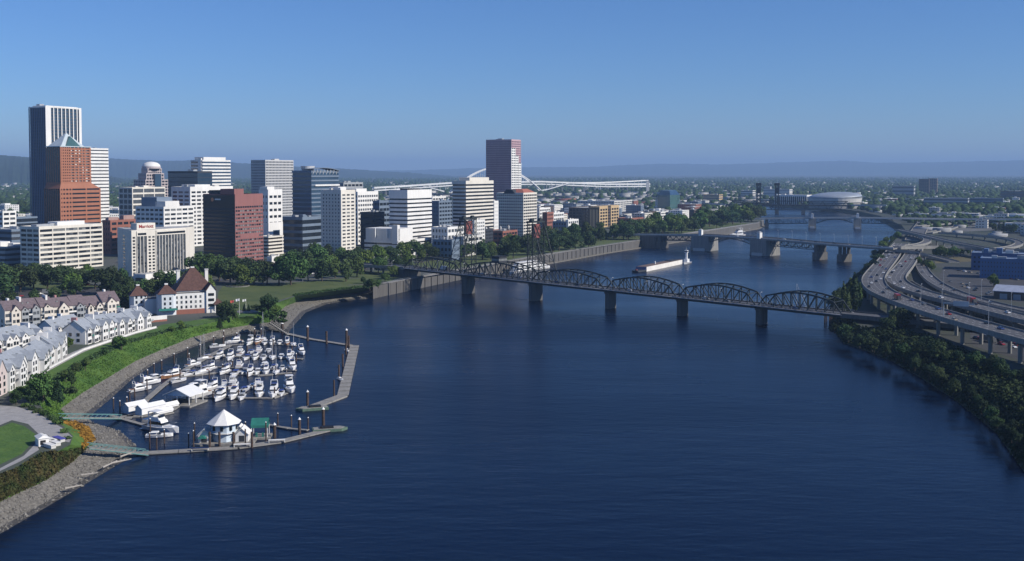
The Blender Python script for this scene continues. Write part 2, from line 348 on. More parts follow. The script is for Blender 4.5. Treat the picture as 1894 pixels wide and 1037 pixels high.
# ================================================================ downtown buildings
TH = R(27)                                       # the street grid
EV, NV = Vector((math.cos(TH), -math.sin(TH), 0)), Vector((math.sin(TH), math.cos(TH), 0))
def solve(C, D, px):
    """how far to go from C along D until the photo column px is reached"""
    a = (px - CX) / F; zc = C.y * cp - (C.z - H) * sp
    return (a * zc - C.x) / (D.x - a * D.y * cp)
def place(xl, xc, xr, yb, zg=ZG):
    C = P(xc, yb, zg); w = abs(solve(C, -EV, xl)); d = abs(solve(C, NV, xr)); return C, w, d
def ztop(C, yt):
    a = (CYP - yt) / F                             # z with (y sp + z cp)/(y cp - z sp) = a
    return H + (a * C.y * cp - C.y * sp) / (cp + a * sp)

def roof_kit(t, w, d, h, seed, roofm=rooft, wall=offwhite, n=3):
    """plant boxes, ducts and hatches standing on a flat roof"""
    r_ = random.Random(seed)
    for k in range(n):
        bw, bd, bh = r_.uniform(.08, .22) * w, r_.uniform(.08, .22) * d, r_.uniform(1.2, 3.2)
        x, y = r_.uniform(-w * .88, -w * .12 - bw), r_.uniform(.1 * d, .85 * d - bd)
        ubox('roof_unit', r_.choice([wall, galv, offwhite, greyst]), t, (x, y, h), (x + bw, y + bd, h + bh))

def tower(name, label, box, yt, wall=white, glz=glass, floors=12, style='bands', frac=.55, bE=6, bS=6, proud=.45, pw=.8,
          panes=False, base=0.0, top=2.0, roof=rooft, pent=(), cat='building', kit=3, group=None, mix=(.62, .2, .18), zg=ZG, sill=None, split=0, smat=None, dep=None):
    """box: photo columns left edge, near corner, right edge and foot; floors with bands and piers in front of recessed glazing"""
    C, w, d = place(*box, zg); d = dep or d; h = ztop(C, yt) - zg
    t = thing(name, label, cat, C, -TH, group)
    e = proud
    part('glazing', M().box((-w + e, e, 0), (-e, d - e, h - .6)), glz, t)
    part('parapet', M().box((-w, 0, h - top), (0, d, h - .35)), wall, t)
    part('roof', M().box((-w + .5, .5, h - .34), (-.5, d - .5, h - .25)), roof, t)
    rim = M()
    for a, b in (((-w, 0), (0, .45)), ((-w, d - .45), (0, d)), ((-w, .45), (-w + .45, d - .45)), ((-.45, .45), (0, d - .45))):
        rim.box((*a, h - .348), (*b, h + .55))
    part('roof_edge', rim, wall, t)
    fh = (h - top - base) / floors
    if base > 0: part('ground_floor', M().box((-w + .02, .02, 0), (-.02, d - .02, base * .45)), wall, t)
    if style in ('bands', 'grid', 'thin'):
        bh = fh * frac; me = M().box((-w + .01, .01, 0), (-.01, d - .01, bh)).mesh('floor_band', wall)
        for k in range(floors): inst('floor_band', me, t, (0, 0, base + k * fh + (fh - bh) * (0 if sill is None else sill)))
    if style in ('grid', 'piers'):
        hh = h - top + .01; z0 = 0
        pE = M().box((-.6, -pw / 2, z0), (.035, pw / 2, hh)).mesh('pier', wall); pS = M().box((-pw / 2, -.035, z0), (pw / 2, .6, hh)).mesh('pier', smat or wall)
        for k in range(bE + 1):
            y = pw / 2 + (d - pw) * k / bE; inst('pier', pE, t, (0, y, 0)); inst('pier', pE, t, (-w + .565, y, 0))
        for k in range(bS + 1):
            x = -pw / 2 - (w - pw) * k / bS; inst('pier', pS, t, (x, 0, 0)); inst('pier', pS, t, (x, d - .565, 0))
    if panes:
        r_ = random.Random(len(label) * 31 + int(C.x)); gm = [glz, glass3, glass2]; bh = fh * frac if style != 'piers' else fh * .3
        for k in range(floors):
            z0 = base + k * fh + bh + .03; z1 = base + (k + 1) * fh - .03
            if sill is not None: z0 = base + k * fh + (0 if sill > .5 else bh) + .03; z1 = z0 + fh - bh - .06
            row = r_.random()
            for j in range(bE):
                a = pw + (d - pw) * j / bE; b = (d - pw) * (j + 1) / bE
                n_ = split or 1
                for q in range(n_):
                    g_ = r_.choices(gm, (mix[0] * (.4 + row), mix[1], mix[2] * (1.4 - row)))[0]
                    ya, yb_ = a + (b - a) * q / n_ + .06, a + (b - a) * (q + 1) / n_ - .06
                    ubox('window', g_, t, (-e - .04, ya, z0), (-e + .06, yb_, z1))
            for j in range(bS):
                a = -pw - (w - pw) * j / bS; b = -(w - pw) * (j + 1) / bS
                ubox('window', r_.choices(gm, mix)[0], t, (b + .06, e - .06, z0), (a - .06, e + .04, z1))
    for (u0, u1, v0, v1, ph, pm) in pent:      # roof blocks as fractions of the plan
        part('penthouse', M().box((-w * u1, d * v0, h - .24), (-w * u0, d * v1, h + ph)), pm, t)
    if kit: roof_kit(t, w, d, h - .2, int(C.x * 7 + C.y), wall=wall, n=kit)
    return t, w, d, h

def lettering(text, size, m, parent, loc, rot, bold=.06):
    fc = bpy.data.curves.new('letters', 'FONT'); fc.body = text; fc.size = size; fc.extrude = .1; fc.align_x = 'CENTER'; fc.offset = bold; fc.resolution_u = 3
    fo = bpy.data.objects.new('letters', fc); COL.objects.link(fo); bpy.context.view_layer.update()
    me = bpy.data.meshes.new_from_object(fo.evaluated_get(bpy.context.evaluated_depsgraph_get())); bpy.data.objects.remove(fo); bpy.data.curves.remove(fc)
    me.materials.clear(); me.materials.append(m); return inst('lettering', me, parent, loc, rot)
# --- tall white slab with vertical fins, far left
t, w, d, h = tower('office_tower', 'tallest tower, white with vertical fins and a dark blue shaded side', (57, 88, 154, 430), 197, white, bglass, 40, 'piers', bE=9, bS=9, pw=1.5, proud=1.4, top=1.0, kit=0, smat=facade('shade_blue_fin', (.11, .15, .25)))  # fins on the south side are white ones, their shade put into the blue
part('corner_pier', M().box((-.3, .05, .5), (.4, 9.5, h + 1.2)), white, t); part('corner_pier', M().box((-.3, d - 4.5, .5), (.4, d - .05, h + 1.2)), white, t)
for k in range(39): ubox('spandrel', glass3, t, (-w + 1.5, 1.2, 4 + k * (h - 6) / 39), (-1.25, d - 1.5, 4 + k * (h - 6) / 39 + 1.6))
part('crown_panel', M().box((-w * .95, 6, h + .1), (-6, d * .95, h + 2.4)), white, t); part('crown_panel', M().box((-.2, d * .22, h - .2), (.3, d * .92, h + 1.6)), white, t)
ubox('roof_unit', galv, t, (-w * .8, 8, h + 2.4), (-w * .6, 16, h + 5))
# --- stepped orange brick tower with pyramid roof
C, w, d = place(84, 113, 187, 462); zt = ztop(C, 349) - ZG; z2 = ztop(C, 271) - ZG; z3 = ztop(C, 240) - ZG
t = thing('brick_tower', 'stepped orange brick tower with a pale pyramid roof', 'building', C, -TH)
part('glazing', M().box((-w + .8, .8, 0), (-.8, d - .8, zt)), glass, t)
nf = 14; fh = zt / nf
me = M().box((-w, 0, 0), (0, d, fh * .62)).mesh('floor_band', kbrick)
for k in range(nf): inst('floor_band', me, t, (0, 0, k * fh))
for y in (0, d * .05, d * .12, d * .20, d * .27, d * .63, d * .98):
    part('pier', M().box((-.7, y, 0), (.05, y + d * .02 + .5, zt)), kbrick, t)
for k in range(9): part('pier', M().box((-w + .05 + (w - 1.4) * k / 8, -.05, 0), (-w + .75 + (w - 1.4) * k / 8, .25, zt)), kbrick, t)
part('shade_infill', M().box((-w + .3, -.03, 2), (-1.2, .2, zt - 2)), glass, t)  # dark infill over the brick bands, standing in for this side's shade
u0, u1, v0, v1 = -w * .97, -w * .05, d * .04, d * .80                # upper shaft plan
part('sloped_shoulder', M().prism([(-w, 0), (0, 0), (0, d), (-w, d)], zt, zt + (z2 - zt) * .13, 0, [(u0, v0), (u1, v0), (u1, v1), (u0, v1)]), kbrick, t)
zs = zt + (z2 - zt) * .13
part('upper_glazing', M().box((u0 + .7, v0 + .7, zs - 2), (u1 - .7, v1 - .7, z2)), glass, t)
nf2 = 13; fh = (z2 - zs) / nf2; me = M().box((u0, v0, 0), (u1, v1, fh * .58)).mesh('floor_band', kbrick)
for k in range(nf2): inst('floor_band', me, t, (0, 0, zs + k * fh))
for q in (0, .045, .11, .175, .24, .31, .44, .56, .68, .78, .95):
    part('pier', M().box((u1 - .75, v0 + (v1 - v0) * q, zs), (u1 + .06, v0 + (v1 - v0) * (q + .035), z2)), kbrick, t)
for k in range(7): part('pier', M().box((u0 + .1 + (u1 - u0 - 1.6) * k / 6, v0 - .06, zs), (u0 + .9 + (u1 - u0 - 1.6) * k / 6, v0 + .25, z2)), kbrick, t)
part('shade_infill', M().box((u0 + .3, v0 - .03, zs + 1), (u1 - 1, v0 + .2, z2 - 1)), glass, t)  # same infill on the upper shaft, shade put in as dark colour
for k in range(12):
    r_ = random.Random(k); zz = zs + (k + .62) * fh
    for q in (.35, .5, .62, .72, .85): ubox('window', r_.choice([glass2, glass2, glass3, white]), t, (u1 - .75, v0 + (v1 - v0) * (q - .035), zz), (u1 - .55, v0 + (v1 - v0) * (q + .035), zz + fh * .3))
a, b_, c_, e_ = u0 + (u1 - u0) * .04, u1 - (u1 - u0) * .04, v0 + (v1 - v0) * .05, v0 + (v1 - v0) * .80
cxm, cym = (a + b_) / 2, (c_ + e_) / 2
part('cornice', M().box((u0 - .3, v0 - .3, z2), (u1 + .3, v1 + .3, z2 + 1.0)), mat('pale_metal', (.55, .62, .64), .4, .08, .2, metal=.2), t)
pr = part('pyramid_roof', M().prism([(a, c_), (b_, c_), (b_, e_), (a, e_)], z2 + 1, z3 - 3, 0, [(cxm - .6, cym - .6), (cxm + .6, cym - .6), (cxm + .6, cym + .6), (cxm - .6, cym + .6)]), MATS['pale_metal'], t)
part('gable', M().add([(b_ + .4, c_ + (e_ - c_) * .18, z2 + 1), (b_ + .4, c_ + (e_ - c_) * .82, z2 + 1), (b_ - 4, cym, z2 + (z3 - z2) * .66), (cxm, cym, z2 + (z3 - z2) * .66), (b_ - 6, c_ + (e_ - c_) * .18, z2 + 1), (b_ - 6, c_ + (e_ - c_) * .82, z2 + 1)], [(0, 1, 2), (0, 2, 3, 4), (1, 5, 3, 2)]), gglass, pr)
part('finial', M().cyl((cxm, cym, z3 - 3.2), (cxm, cym, z3 + 1), .7, .15), white, pr)
# --- white banded tower behind it
tower('banded_tower', 'white tower with thin dark stripes right behind the brick pyramid tower', (140, 166, 203, 428), 274, white, glass, 24, 'bands', .66, kit=2)
# --- low left edge
tower('office_block', 'white office block at the left edge beside the tallest tower', (-14, 6, 31, 446), 391, white, glass, 6, 'grid', .5, 2, 3, pw=1.6, panes=True, kit=3)
tower('dark_block', 'dark low glass block at the foot of the tallest tower', (20, 31, 70, 440), 402, blueg, glass, 4, 'bands', .3, kit=2)
tower('parking_garage', 'grey open parking garage at the left edge beside the white office slab', (-50, 10, 46, 498), 457, greyst, dark, 4, 'bands', .5, kit=0, top=1.2, pent=((.2, .75, .1, .6, 4.5, white), (.05, .3, .5, .9, 3, white)))
tower('garage_block', 'shaded grey deck building with dark bands behind the parking garage', (-40, 22, 60, 470), 425, blueg, dark, 4, 'bands', .5, kit=3)
# --- white office slab in front
tower('office_slab', 'white eight storey office slab with wide window bays behind the road trees', (38.5, 73.5, 191, 503), 420, cream, glass, 8, 'grid', .46, 5, 3, pw=1.0, panes=True, split=3, base=3.5, top=2.2, proud=.7, roof=rooflt, mix=(.55, .25, .35),
      pent=((.25, .75, .35, .78, 3.6, white), (.3, .6, .05, .3, 2.0, greyst)), kit=3)
tower('brick_hall', 'low brick building with pinkish roof between office slab and hotel', (190, 205, 262, 470), 408, brick, glass, 6, 'grid', .5, 5, 3, pw=2, kit=5, roof=mat('pink_roof', (.36, .26, .24), .9, .2, .2), pent=((.1, .5, .45, .8, 5, facade('pink_brick', (.40, .26, .23))), (.2, .6, .0, .3, 3.5, facade('pink_brick', (.40, .26, .23)))))
# --- row behind the hotel
tower('office_block', 'white office block half in blue shadow above the hotel sign', (252, 304, 360, 478), 383, white, glass, 11, 'grid', .52, 5, 6, pw=1.5, panes=True, kit=4, pent=((.05, .4, .1, .55, 6.0, white), (.35, .9, .1, .6, 10, blueg)))
tower('office_block', 'broad white office block with square windows behind the dark brown tower', (318, 353, 432, 456), 346, white, glass, 14, 'grid', .5, 8, 3, pw=2.2, panes=True, kit=5, top=5, pent=((.1, .8, .15, .5, 3, white),))
tower('office_block', 'cream office block with wide grid windows under the domed tower', (221, 246, 307, 450), 347, cream, glass3, 10, 'grid', .3, 3, 3, pw=1.2, panes=False, kit=3, top=1.5)
dstone = facade('dusty_rose_stone', (.50, .44, .44))
# --- domed tower, stepped
C, w, d = place(240, 270, 318, 436); t = thing('domed_tower', 'stepped tower crowned by a round white dome', 'building', C, -TH)
hh = [ztop(C, y) - ZG for y in (343, 332, 320, 311, 308, 299)]
for i, (a, b_, c_, e_) in enumerate(((0, 1, 0, 1), (.06, .80, .05, .92), (.12, .62, .12, .80), (.16, .55, .2, .74))):
    z0 = 0 if i == 0 else hh[i - 1]; z1 = hh[i]
    part('glazing', M().box((-w * b_ + .5, d * c_ + .5, z0 - .5 if i else 0), (-w * a - .5, d * e_ - .5, z1 - .4)), glass, t)
    nf = max(2, int((z1 - z0) / 4)) if i else 18; fh = (z1 - z0) / nf
    me = M().box((-w * b_, d * c_, 0), (-w * a, d * e_, fh * .4)).mesh('floor_band', dstone)
    for k in range(nf): inst('floor_band', me, t, (0, 0, z0 + (k + .6) * fh))
    nb = 7
    for k in range(nb + 1):
        y = d * c_ + (d * (e_ - c_) - 1.2) * k / nb; part('pier', M().box((-w * a - .6, y, z0), (-w * a + .05, y + 1.2, z1)), dstone, t)
        x = -w * b_ + (w * (b_ - a) - 1.2) * k / nb; part('pier', M().box((x, d * c_ - .05, z0), (x + 1.2, d * c_ + .6, z1)), dstone, t)
part('glass_bay', M().box((-w * .25, d * .36, hh[0] * .3), (.6, d * .60, hh[2] - 1)), bglass, t)
cx_, cy_ = -w * .36, d * .46; rr = mpp(C.y) * 17
part('drum', M().cyl((cx_, cy_, hh[3] - .3), (cx_, cy_, hh[4] + .5), rr, n=24), dstone, t)
dm = M(); nr = 6
for j in range(nr + 1):
    a = math.pi / 2 * j / nr
    for k in range(24): dm.v.append((cx_ + rr * .97 * math.cos(a) * math.cos(k * math.pi / 12), cy_ + rr * .97 * math.cos(a) * math.sin(k * math.pi / 12), hh[4] + .5 + (hh[5] - hh[4]) * math.sin(a)))
for j in range(nr):
    for k in range(24): dm.f.append((j * 24 + k, j * 24 + (k + 1) % 24, j * 24 + 24 + (k + 1) % 24, j * 24 + 24 + k)); dm.m.append(0)
part('dome', dm, white, t, smooth=True)
tower('glass_block', 'dark blue glass block with flat top beside the domed tower', (312, 367, 394, 440), 317, dark, bglass, 14, 'thin', .12, kit=3, proud=.15)
t, w, d, h = tower('glass_tower', 'pale blue glass tower with white bands and a raised white top', (354, 376, 428, 424), 296, white, bglass, 20, 'bands', .5, kit=2, pent=((.1, .85, .08, .86, 5, white),))
part('stair_tower', M().box((-w * .35, -.6, 0), (-w * .1, 2, h + 3)), white, t)
tower('grid_tower', 'grey slab tower with fine pale grid windows standing alone on the skyline', (465.5, 492, 544, 430), 296, mat('light_grey_grid', (.52, .52, .52), .8, .05, .1), glass3, 26, 'grid', .42, 20, 12, pw=.8, kit=2, proud=.35, top=1.5)
# --- dark brown / red granite tower
t, w, d, h = tower('granite_tower', 'dark brown tower with a sunlit red granite side beside the park trees', (377, 436, 487.5, 494), 360, facade('red_granite', (.28, .12, .11)), glass, 15, 'grid', .52, 12, 10, pw=.55, panes=True, base=5, top=11, proud=.4, kit=2, roof=roofd, mix=(.5, .3, .3),
      pent=((.02, .45, .0, .33, 5.5, facade('red_granite', (.28, .12, .11))), (.5, .95, .15, .7, 4.0, dark)))
part('blank_floor', M().box((-.4, d * .18, 5 + (h - 16) / 15 * 6.1), (.06, d * .84, 5 + (h - 16) / 15 * 7.5)), MATS['red_granite'], t)
cwl = part('shade_glass_curtain', M().box((-w + .3, -.10, 4), (-.5, -.02, h - .5)), mat('shaded_brown_glass', (.022, .017, .02), .15, .2, .05, spec=.5), t)  # dark glass overlay; its tone also holds the shade of the unlit side
for k in range(15): ubox('mullion_band', dark, cwl, (-w + .3, -.16, 5 + (h - 16) / 15 * k), (-.5, -.11, 5 + (h - 16) / 15 * (k + .4)))
sg = part('sign_letters', M().box((-w * .62, -.30, h - 5.2), (-w * .44, -.18, h - 3.8)), white, t); sg['label'] = 'small pale sign lettering near the top of the dark side'
part('sign_disc', M().cyl((-w * .70, -.18, h - 4.8), (-w * .70, -.30, h - 4.8), 1.8, n=14), mat('orange_sign', (.65, .25, .12), .6), t)
t, w, d, h = tower('white_office', 'white office tower with dotted windows and open decks right of granite tower', (480, 497, 523, 472), 351, white, glass, 9, 'grid', .6, 3, 3, pw=2.0, base=0, top=6, kit=3, panes=False, pent=((.1, .9, .0, .5, 3.5, white),))
part('blank_wall', M().box((-w * 1.01, -.3, 0), (.3, d + .3, h * .50)), white, t)
part('tall_window', M().box((.29, d * .32, h * .13), (.42, d * .78, h * .38)), bglass, t)
tower('parking_garage', 'cream parking decks at the foot of the dotted white tower', (476, 497, 525, 478), 438, cream, black, 6, 'bands', .5, top=1, kit=1, proud=.9)
tower('small_white_house', 'small white flat roofed building among the trees beside granite tower', (494, 503, 533, 500), 475, white, glass, 2, 'grid', .55, 3, 2, pw=2.4, panes=True, kit=2, roof=roofd)
# --- courthouse: dark glass, curved roof canopy
t, w, d, h = tower('courthouse_tower', 'blue grey tower with a curved canopy roof and round drum on top', (541, 577, 628, 456), 316, blueg, bglass, 17, 'bands', .35, kit=0, top=2)
cn = M(); n_ = 14
for i in range(n_ + 1):
    a = i / n_; y = d * (.02 + .96 * a); z = h + 1 + 5.5 * math.sin(math.pi * (.25 + .62 * a)) - 3.0
    for x in (-w * .5, 2.5): cn.v += [(x, y, z), (x, y, z + .8)]
for i in range(n_):
    o = i * 4
    cn.f += [(o + 1, o + 3, o + 7, o + 5), (o, o + 4, o + 6, o + 2), (o + 2, o + 6, o + 7, o + 3), (o, o + 1, o + 5, o + 4)]; cn.m += [0] * 4
part('canopy_roof', cn, blueg, t)
for k in range(8): part('canopy_post', M().bar((-.6, d * (.06 + .12 * k), h - 4), (1.4, d * (.06 + .12 * k), h + 1.5), .6), white, t)
part('drum', M().cyl((-w * .45, d * .18, h), (-w * .45, d * .18, h + 6), 7, 8.5, 20), mat('pale_drum', (.6, .6, .6), .5), t)
part('white_rail', M().box((.05, d * .12, h * .80), (.9, d, h * .82)), white, t)
tower('podium_block', 'shaded grey podium with a huge dark window wall below the courthouse', (520, 560, 600, 468), 402, blueg, glass, 5, 'bands', .4, kit=4, roof=roofd, top=3)
# --- white slab tower
tower('slab_tower', 'slim white tower with three window columns on its sunny side', (594.5, 631.5, 658, 478), 352, cream, glass, 18, 'grid', .55, 3, 6, pw=2.3, panes=True, kit=3, pent=((.35, .8, .3, .8, 3.5, white), (.1, .35, .1, .5, 3, white)), proud=.5, top=4)
tower('ornate_block', 'ornate white block with crowded small windows right of the slim white tower', (630, 662, 700, 452), 355, white, glass3, 11, 'grid', .5, 9, 5, pw=1.2, kit=4, top=4, pent=((.2, .8, .1, .6, 4, white),))
tower('dark_hall', 'dark flat block in front of the ornate white block', (666, 690, 712, 462), 393, dark, glass, 6, 'bands', .3, kit=3)
tower('bluegrey_block', 'blue grey block with pale roof between ornate block and striped tower', (690, 702, 722, 456), 372, blueg, glass, 8, 'grid', .5, 3, 4, kit=3)
# --- striped tower and its podium
tower('striped_tower', 'white tower with bold black stripes standing on a striped podium', (719.5, 754, 799, 468), 352, white, glass, 13, 'bands', .62, kit=0, top=9, proud=.8, pent=((.1, .6, .15, .6, 2, dark),))
t, w, d, h = tower('striped_podium', 'low white striped podium block in front of the striped tower', (674, 737, 801, 475), 446, white, glass, 3, 'bands', .62, kit=4, top=2.2, proud=.8, roof=roofd)
part('upper_hall', M().box((-w * .98, d * .02, h), (-w * .02, d * .42, h + 13)), white, t); part('stair_tower', M().box((-w * .18, -.5, h - 3), (-w * .02, d * .06, h + 17)), white, t)
for k in range(2): part('sloped_fin', M().prism([(-w * (.35 + .35 * k), -1), (-w * (.31 + .35 * k), -1), (-w * .31 - .35 * w * k, .2), (-w * (.35 + .35 * k), .2)], h + 3, h + 13.2), white, t)
# --- right of centre
tower('banded_tower', 'white banded office tower with a shaded step in front of the pink tower', (836, 862, 913, 455), 335, cream, glass, 17, 'bands', .5, kit=2, proud=.7, top=3.5, pent=((.05, .8, .15, .85, 4.5, cream),))
t, w, d, h = tower('pink_tower', 'tall pink glass tower with stepped white lower corner', (899, 946, 963.5, 428), 258, bpink, mat('rose_glass', (.20, .12, .14), .12, .15, .03, spec=.8), 40, 'grid', .42, 6, 26, pw=.7, proud=.3, kit=2, top=2)
for v0, v1, f_ in ((0, .40, .91), (.40, .72, .83), (.72, 1.01, .75)):
    zz = h * f_; part('white_grid', M().box((-.2, d * v0, 1), (.07, d * v1, zz)), glass3, t)
    nf = int(f_ * 38)
    for k in range(nf): ubox('floor_band', white, t, (-.1, d * v0, 2 + k * (zz - 2) / nf), (.16, d * v1, 2 + (k + .55) * (zz - 2) / nf))
    for q in range(3): ubox('pier', white, t, (-.1, d * (v0 + (v1 - v0) * q / 2) - .6, 1), (.20, d * (v0 + (v1 - v0) * q / 2) + .6, zz))
t, w, d, h = tower('arched_tower', 'white gridded tower with a dark arched top and small red roof', (918.5, 968, 993, 438), 357, cream, glass, 14, 'grid', .42, 7, 14, pw=1.0, kit=0, proud=.6, top=2)
part('arched_top', M().prism([(-w * .75, -.3), (-w * .3, -.3), (-w * .3, d * .5), (-w * .75, d * .5)], h - 1, h + 5, 0, [(-w * .64, -.2), (-w * .42, -.2), (-w * .42, d * .4), (-w * .64, d * .4)]), dark, t)
part('red_roof', M().prism([(-w * .7, d * .1), (-w * .02, d * .1), (-w * .02, d * .95), (-w * .7, d * .95)], h, h + 5.5, 0, [(-w * .55, d * .3), (-w * .2, d * .3), (-w * .2, d * .7), (-w * .55, d * .7)]), mat('terracotta', (.36, .13, .09), .8), t)
t, w, d, h = tower('dish_building', 'dark brick building with two white satellite dishes on the roof', (895, 930, 957, 455), 428, brick, glass, 3, 'grid', .5, 5, 4, pw=1.2, kit=1, top=2, roof=roofd)
for q in (.3, .85):
    y = d * q; x = -w * .3; ds = thing('satellite_dish', 'white satellite dish on the brick roof, ' + ('nearer one' if q < .5 else 'farther one'), 'dish', C, 0)
    ds.location = t.matrix_basis @ Vector((x, y, h)) if False else (Matrix.Translation(t.location) @ Matrix.Rotation(-TH, 4, 'Z')) @ Vector((x, y, h - .3)); ds.rotation_euler = (0, 0, R(-75))
    part('stand', M().cyl((0, 0, 0), (0, 0, 2.6), .5, .35), galv, ds)
    bm = M(); nr = 4
    for j in range(nr + 1):
        a = j / nr * 3.0
        for k in range(16): bm.v.append((a * math.cos(k * math.pi / 8), -.5 + a * a * -.16 + 1.0 - .8, 4.0 + a * math.sin(k * math.pi / 8)))
    for j in range(nr):
        for k in range(16): bm.f.append((j * 16 + k, j * 16 + (k + 1) % 16, j * 16 + 16 + (k + 1) % 16, j * 16 + 16 + k)); bm.m.append(0)
    part('reflector', bm, white, ds, smooth=True)
t, w, d, h = tower('tan_block', 'dark block with two sunlit tan brick fronts near the river trees', (1052, 1108, 1144, 421), 385, brown, glass, 6, 'grid', .4, 8, 9, pw=1.5, kit=2)
for v0, v1 in ((0, .42), (.58, 1)):
    part('tan_front', M().box((-w * .3, d * v0, 0), (.6, d * v1, h + 3)), tan, t)
    for k in range(6):
        for q in range(3): ubox('window', glass, t, (.55, d * (v0 + (v1 - v0) * (.1 + .3 * q)), 2 + k * h / 6.3), (.65, d * (v0 + (v1 - v0) * (.32 + .3 * q)), 2 + k * h / 6.3 + h / 10))
C, w, d = place(1216, 1239, 1257, 392); h = ztop(C, 352) - ZG
t = thing('glass_office', 'slant-topped green glass office standing beyond the river trees', 'building', C, -TH)
part('glass_body', M().prism([(-w, 0), (0, 0), (0, d), (-w, d)], 0, h * .78), gglass, t); part('slanted_top', M().prism([(-w, 0), (0, 0), (0, d), (-w, d)], h * .78, h, 0, [(-w * .9, d * .2), (-w * .2, d * .2), (-w * .2, d * .85), (-w * .9, d * .85)]), bglass, t)
tower('long_white_block', 'long low white block with many windows beyond the tan fronted block', (1068, 1136, 1169, 396), 372, offwhite, glass3, 6, 'grid', .5, 6, 14, pw=1.6, kit=4)
for lb, box, yt, wl, fl in (
    ('white block with square windows beside the arched tower', (985, 998, 1018, 425), 385, white, 6),
    ('small brick house with orange side under the arched tower', (1003, 1012, 1024, 432), 393, brick, 5),
    ('white low block with windows in two rows near brick house', (1014, 1024, 1043, 426), 394, white, 4),
    ('blue shaded block with large blank wall by the parkway trees', (1022, 1048, 1052, 440), 410, blueg, 4),
    ('white and brown gabled house at the parkway trees', (1046, 1051, 1070, 440), 407, white, 4),
    ('low red brick block with white cornice near the bridge trees', (1142, 1168, 1190, 424), 404, brick, 4),
    ('dark brick block farther along the river trees', (1178, 1202, 1214, 414), 392, brown, 5),
    ('white crenellated block behind the river trees', (1206, 1222, 1252, 408), 392, white, 3),
    ('dark block with light edge at the far river trees', (1268, 1284, 1296, 404), 388, brown, 4),
    ('white stepped block at the foot of the banded tower', (866, 878, 897, 462), 408, white, 8),
    ('white low shop block right of the striped podium', (798, 828, 858, 470), 421, white, 4),
    ('grey glazed pavilion with sloping skylight by the bridge ramp trees', (800, 836, 850, 482), 444, blueg, 3),
    ('brick block with pale cornice behind the lift bridge tower', (806, 822, 838, 456), 420, brick, 5),
    ('white roofed hall behind the left lift tower', (838, 858, 893, 474), 438, offwhite, 3),
    ('dark corner block beside the dish roofed building', (884, 898, 912, 458), 424, dark, 5),
    ('white narrow block right of the banded tower', (908, 914, 922, 446), 372, white, 10),
    ('dark glass block left of the banded tower', (796, 812, 838, 440), 372, blueg, 9),
    ('white gabled block far behind the striped tower', (792, 800, 826, 428), 364, white, 9),
    ('white slab block far behind the courthouse tower', (622, 636, 672, 438), 338, greyst, 12)):
    tower('low_block', lb, box, yt, wl, glass if wl is not white else glass3, fl, 'grid', .5, 5, 5, pw=1.6, kit=3, top=2, proud=.35, roof=rooft if wl is not brick else roofd)
# --- slanted hotel of two wings, with its sign
zr = 51.5; pa = [PY(217, 428, 930), PY(243, 427, 880), PY(288, 425, 897), PY(344, 421.5, 927), PY(359, 420.5, 948)]
pl = [Vector((p.x, p.y, 0)) for p in pa]; back = Vector((-22, 26, 0))
O = Vector((pl[1].x, pl[1].y, ZG)); t = thing('hotel', 'cream hotel of two angled wings with its name on a roof sign', 'hotel', O, 0)
q = [p - Vector((O.x, O.y, 0)) for p in pl]; hz_ = zr - ZG
foot = [q[1], q[2], q[3], q[4], q[4] + Vector((-14, 4, 0)), q[3] + back * .8, q[2] + back, q[0]]
part('wall', M().prism([(p.x, p.y) for p in foot], 0, hz_), cream, t); part('roof', M().prism([(p.x * .98, p.y * .98 + .4) for p in foot], hz_ + .01, hz_ + .1), rooft, t)
def wing(a, b, spec):
    d_ = (b - a); L = d_.length; u = d_.normalized(); nrm = Vector((u.y, -u.x, 0)); ang = math.atan2(u.y, u.x)
    for (s0, s1, kind) in spec:
        if kind == 'fins':
            n_ = max(2, int(round((s1 - s0) * L / 3.3)))
            part('glazing', M().box((s0 * L, -.05, 3), (s1 * L, .3, hz_ - 5)), glass3, t, a - u * 0, (0, 0, ang))
            for k in range(n_ + 1): part('fin', M().box((s0 * L + (s1 - s0) * L * k / n_ - .25, -.7, 2.5), (s0 * L + (s1 - s0) * L * k / n_ + .25, -.04, hz_ - 5)), cream, t, a, (0, 0, ang))
            for k in range(n_):
                for f_ in range(13):
                    x0 = s0 * L + (s1 - s0) * L * (k + .12) / n_; z0 = 3.4 + f_ * (hz_ - 8.6) / 13
                    r_ = random.random(); p0 = a + u * (x0 + .9) + nrm * .09
                    if r_ < .4: inst('window', unit(glass if r_ < .3 else glass2), t, (p0.x, p0.y, z0 + .9), (0, 0, ang), (1.5, .12, 1.7))
            part('lintel', M().box((s0 * L, -.75, hz_ - 5), (s1 * L, .1, hz_ - .8)), cream, t, a, (0, 0, ang))
            part('dark_slot', M().box((s0 * L + .8, -.82, hz_ - 4.1), (s1 * L - .8, -.70, hz_ - 2.3)), glass, t, a, (0, 0, ang))
        elif kind == 'wins':
            n_ = max(1, int(round((s1 - s0) * L / 3.4)))
            for k in range(n_):
                for f_ in range(13):
                    p0 = a + u * (s0 * L + (s1 - s0) * L * (k + .5) / n_) + nrm * .02
                    inst('window', unit(random.choice([glass, glass, glass3])), t, (p0.x, p0.y, 4.2 + f_ * (hz_ - 7.5) / 13), (0, 0, ang), (2.1, .14, 1.5))
wing(q[1], q[2], ((.03, .16, 'wins'), (.2, .62, 'fins'), (.66, .98, 'wins'))); wing(q[2], q[3], ((.0, .97, 'fins'),)); wing(q[0], q[1], ((.4, .55, 'wins'),))
sb = part('sign_block', M().box((0, 0, 0), (17, 9, 5.4)), cream, t, tuple(q[1] + Vector((1.5, 8.5, hz_))), (0, 0, math.atan2((q[2] - q[1]).y, (q[2] - q[1]).x)))
